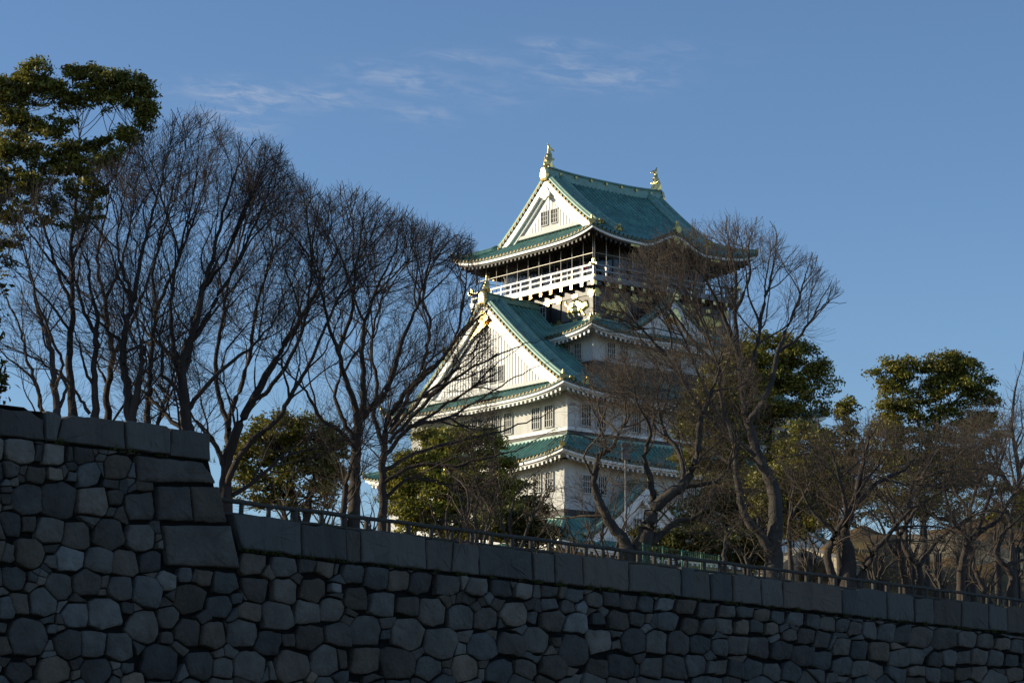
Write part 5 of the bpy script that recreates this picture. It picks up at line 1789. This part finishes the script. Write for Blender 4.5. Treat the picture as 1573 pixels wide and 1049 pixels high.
bare_tree('thin many-stemmed bare tree between the castle corner and the slim lamp post', D(930, 9),
          [([(930, 872), (925, 820), (935, 780), (945, 740)], 2.6, .8), ([(936, 872), (955, 820), (965, 775)], 2.4, .8), ([(925, 872), (905, 820), (895, 780)], 2.2, .8), ([(940, 872), (975, 830), (1000, 800)], 2.2, .8)], topline([830, 870, 900, 940, 990, 1030, 1060], [800, 745, 715, 705, 725, 770, 830]), 315, up=.55, length=1.7, dens=1.0, twig='twig_tan', bark='bark_grey')


def blades(name, P, h, w, label, cat, material, seed, lean=.35):
    """Tufts of thin blades, one object."""
    rng = np.random.default_rng(seed)
    n = len(P)
    a = rng.uniform(0, 6.28, n)
    hh = h * rng.uniform(.4, 1.3, n)
    tip = np.stack([np.cos(a) * hh * lean * rng.uniform(.2, 1.6, n), np.sin(a) * hh * lean * rng.uniform(.2, 1.6, n), hh], 1)
    sd = np.stack([-np.sin(a), np.cos(a), 0 * a], 1) * w
    V = np.stack([P - sd, P + sd, P + tip * .6 + sd * .7, P + tip], 1).reshape(-1, 3)
    T = rng.uniform(.6, 1.4, n)[:, None] * np.array([1, 1, 1.0])
    o = np_mesh(name, V, np.arange(len(V)).reshape(-1, 4), material, None, tint=T)
    return tag(o, label, cat, kind='stuff')


M['dry_grass'] = leaf_mat('dry_grass_blade', (0.22, 0.155, 0.065))
_rg = np.random.default_rng(77)
_s, _w = _rg.uniform(8, 60, 60000), _rg.uniform(1.2, 46, 60000)
_P = WA[None] + WDIR[None] * _s[:, None] - WOUT[None] * _w[:, None]
_k = (_P[:, 0] / _P[:, 1] > .07) & (np.sin(_P[:, 0] * 1.1) * np.sin(_P[:, 1] * .9) + _rg.normal(0, .5, len(_P)) > -.1)
_P = _P[_k]
_P[:, 2] = terrain_z(_P) - .02
blades('dry_grass', _P, .42, .03, 'dry tan grass covering the slope behind the railing', 'grass', M['dry_grass'], 78)
_t = []
for _i in range(110):
    _x = _rg.uniform(-10, 1590)
    _y = (847 + .1078 * (_x - 372) if _x > 372 else 671 + .1205 * _x)
    if 325 < _x < 375 and _y < 870:
        continue
    _q = wall3(*on_wall(_x, _y), .0)
    for _j in range(_rg.integers(5, 14)):
        _t.append(_q + WDIR * _rg.normal(0, .09) + WOUT * _rg.uniform(0, .06))
for _i in range(90):
    _x = _rg.uniform(380, 1590)
    _q = wall3(on_wall(_x, 790)[0], 0, 0) - WOUT * _rg.uniform(.1, .7)
    _q[2] -= .04
    for _j in range(_rg.integers(6, 16)):
        _t.append(_q + WDIR * _rg.normal(0, .12) + WOUT * _rg.uniform(0, .06))
blades('wall_weeds', np.array(_t), .17, .010, 'small dark weeds growing in the joints and along the top of the stone wall', 'weeds', M['leaf_dark'], 79, .8)
# ------------------------------------------------------------------ street furniture and hillside walls
def build_lamp():
    d = D(962, 14)
    p = at(962, 850, d)
    gz = float(terrain_z(p))
    top = at(962, 682, d)[2]
    root = empty('street_lamp', (p[0], p[1], gz), 'slim grey lamp post with a box head standing in front of the castle', 'street lamp')
    h = top - gz
    mb = MB()
    mb.tube([(0, 0, -.2), (0, 0, .9), (0, 0, 1.0), (0, 0, h - .2)], [.075, .075, .05, .038], 10)
    mb.build('pole', M['grey_paint'], root, smooth=True)
    mb = MB()
    mb.box((-.12, -.11, h - .55), (.12, .11, h - .05))
    mb.box((-.15, -.14, h - .05), (.15, .14, h + .03))
    mb.tube([(.0, 0, h - .3), (.28, 0, h - .25)], .04, 6)
    mb.build('lamp_head', M['grey_paint'], root)


build_lamp()


def build_mesh_fence():
    d = D(1050, 3.2)
    a, b = at(988, 850, D(988, 2.6)), at(1105, 862, D(1105, 3.4))
    a[2] = b[2] = 0
    L = float(np.linalg.norm(b - a))
    z0 = float(terrain_z(a))
    root = empty('mesh_fence', (a[0], a[1], z0), 'green wire mesh fence panel behind the railing under the crooked cherry', 'fence', math.atan2(b[1] - a[1], b[0] - a[0]))
    H = 1.25
    n = 4
    for i in range(n + 1):
        mb = MB()
        mb.tube([(L * i / n, 0, -.3), (L * i / n, 0, H)], .028, 8)
        mb.build('post', M['green_paint'], root)
    mb = MB()
    for z in (.1, H * .55, H - .05):
        mb.tube([(0, 0, z), (L, 0, z)], .012, 6)
    mb.build('cross_bar', M['green_paint'], root)
    mb = MB()
    x = 0.0
    while x < L:
        mb.tube([(x, .01, .1), (min(x + .0, L), .01, H - .05)], .0045, 3, cap=False)
        x += .12
    z = .2
    while z < H - .1:
        mb.tube([(0, -.01, z), (L, -.01, z)], .0045, 3, cap=False)
        z += .12
    mb.build('wire_mesh', M['green_paint'], root)


build_mesh_fence()


def block_wall(name, label, pxs, depth, h, bw, bh, thick=.6, seed=1):
    """Low retaining wall of coursed blocks, following base pixels at given depths."""
    rnd = random.Random(seed)
    P = [at(x, y, d) for (x, y), d in zip(pxs, depth)]
    for q in P:
        q[2] = float(terrain_z(q))
    root = empty(name, tuple(P[0]), label, 'wall')
    mb = MB()
    for p, q in zip(P[:-1], P[1:]):
        L = float(np.linalg.norm((q - p)[:2]))
        t = (q - p) / L
        nrm = np.array([t[1], -t[0], 0])
        k = 0
        z = -0.8
        while z < h:
            x = -rnd.uniform(0, bw)
            while x < L:
                w = bw * rnd.uniform(.7, 1.4)
                x0, x1 = max(x, 0), min(x + w - .03, L)
                if x1 - x0 > .1:
                    o = rnd.uniform(-.04, .04)
                    c = [(x0, o), (x1, o + rnd.uniform(-.03, .03)), (x1, thick), (x0, thick)]
                    pts = []
                    for zz in (z, min(z + bh - .03, h)):
                        for a, b in c:
                            w3 = p - P[0] + t * a - nrm * b
                            pts.append((w3[0], w3[1], w3[2] + zz))
                    mb.hexa(pts, 0, rnd.uniform(.7, 1.2))
                x += w
            z += bh
    mb.build('coursed_stones', M['sandstone'], root, tint=True)


block_wall('retaining_wall', 'low sunlit pale stone wall behind the trunk of the tallest bare tree', [(1150, 886), (1225, 880), (1232, 872), (1300, 880)], [108, 111, 124, 106], 1.7, .9, .5, seed=3)
block_wall('retaining_wall', 'pale stone wall along the top of the brown slope at the right edge', [(1380, 822), (1470, 806), (1700, 790)], [126, 125, 124], 1.3, 1.1, .55, seed=4)


def build_slope_rocks():
    rng = random.Random(5)
    for i, (x, y, d, s) in enumerate(((1385, 862, 98, .5), (1432, 838, 104, .55), (1500, 870, 97, .6), (1270, 872, 104, .45), (1395, 885, 95, .4))):
        p = at(x, y, d)
        p[2] = float(terrain_z(p))
        bm = bmesh.new()
        bmesh.ops.create_icosphere(bm, subdivisions=3, radius=s)
        for v in bm.verts:
            k = 1 + .25 * math.sin(v.co.x * 5 + i) * math.cos(v.co.y * 6 - i) + .12 * math.sin(v.co.z * 11 + i)
            v.co = Vector((v.co.x * 1.5 * k, v.co.y * k, v.co.z * .8 * k))
        me = bpy.data.meshes.new('rock')
        bm.to_mesh(me)
        bm.free()
        o = link_mesh('rock', me, M['basestone'])
        o.location = p + np.array([0, 0, .15])
        tag(o, ('pale boulder on the brown slope, leftmost of the pair under the V-stemmed cherry', 'pale boulder highest on the brown slope', 'pale boulder on the slope nearest the right edge', 'pale boulder beside the low sunlit stone wall', 'small pale boulder lowest on the slope just behind the railing')[i], 'rock', 'boulders on the slope')


build_slope_rocks()


def build_wires():
    """Rope barrier: posts with five taut ropes, behind the crooked cherry."""
    a, b = at(985, 850, 92), at(1165, 838, 100)
    ga, gb = float(terrain_z(a)), float(terrain_z(b))
    root = empty('rope_barrier', (a[0], a[1], ga), 'pale taut ropes strung between thin posts behind the crooked cherry', 'barrier')
    o = np.array([a[0], a[1], ga])
    for q, g in ((a, ga), (b, gb)):
        mb = MB()
        c = q - o
        mb.tube([(c[0], c[1], g - ga - .3), (c[0], c[1], max(g, q[2]) - ga + 1.2)], .05, 7)
        mb.build('post', M['bark_grey'], root)
    mb = MB()
    for k in range(5):
        h = -.15 + .26 * k
        pts = []
        for i in range(13):
            t = i / 12
            p = a * (1 - t) + b * t - o
            pts.append((p[0], p[1], p[2] + h - .12 * math.sin(math.pi * t)))
        mb.tube(pts, .016, 5)
    mb.build('ropes', M['sandstone'], root)


build_wires()
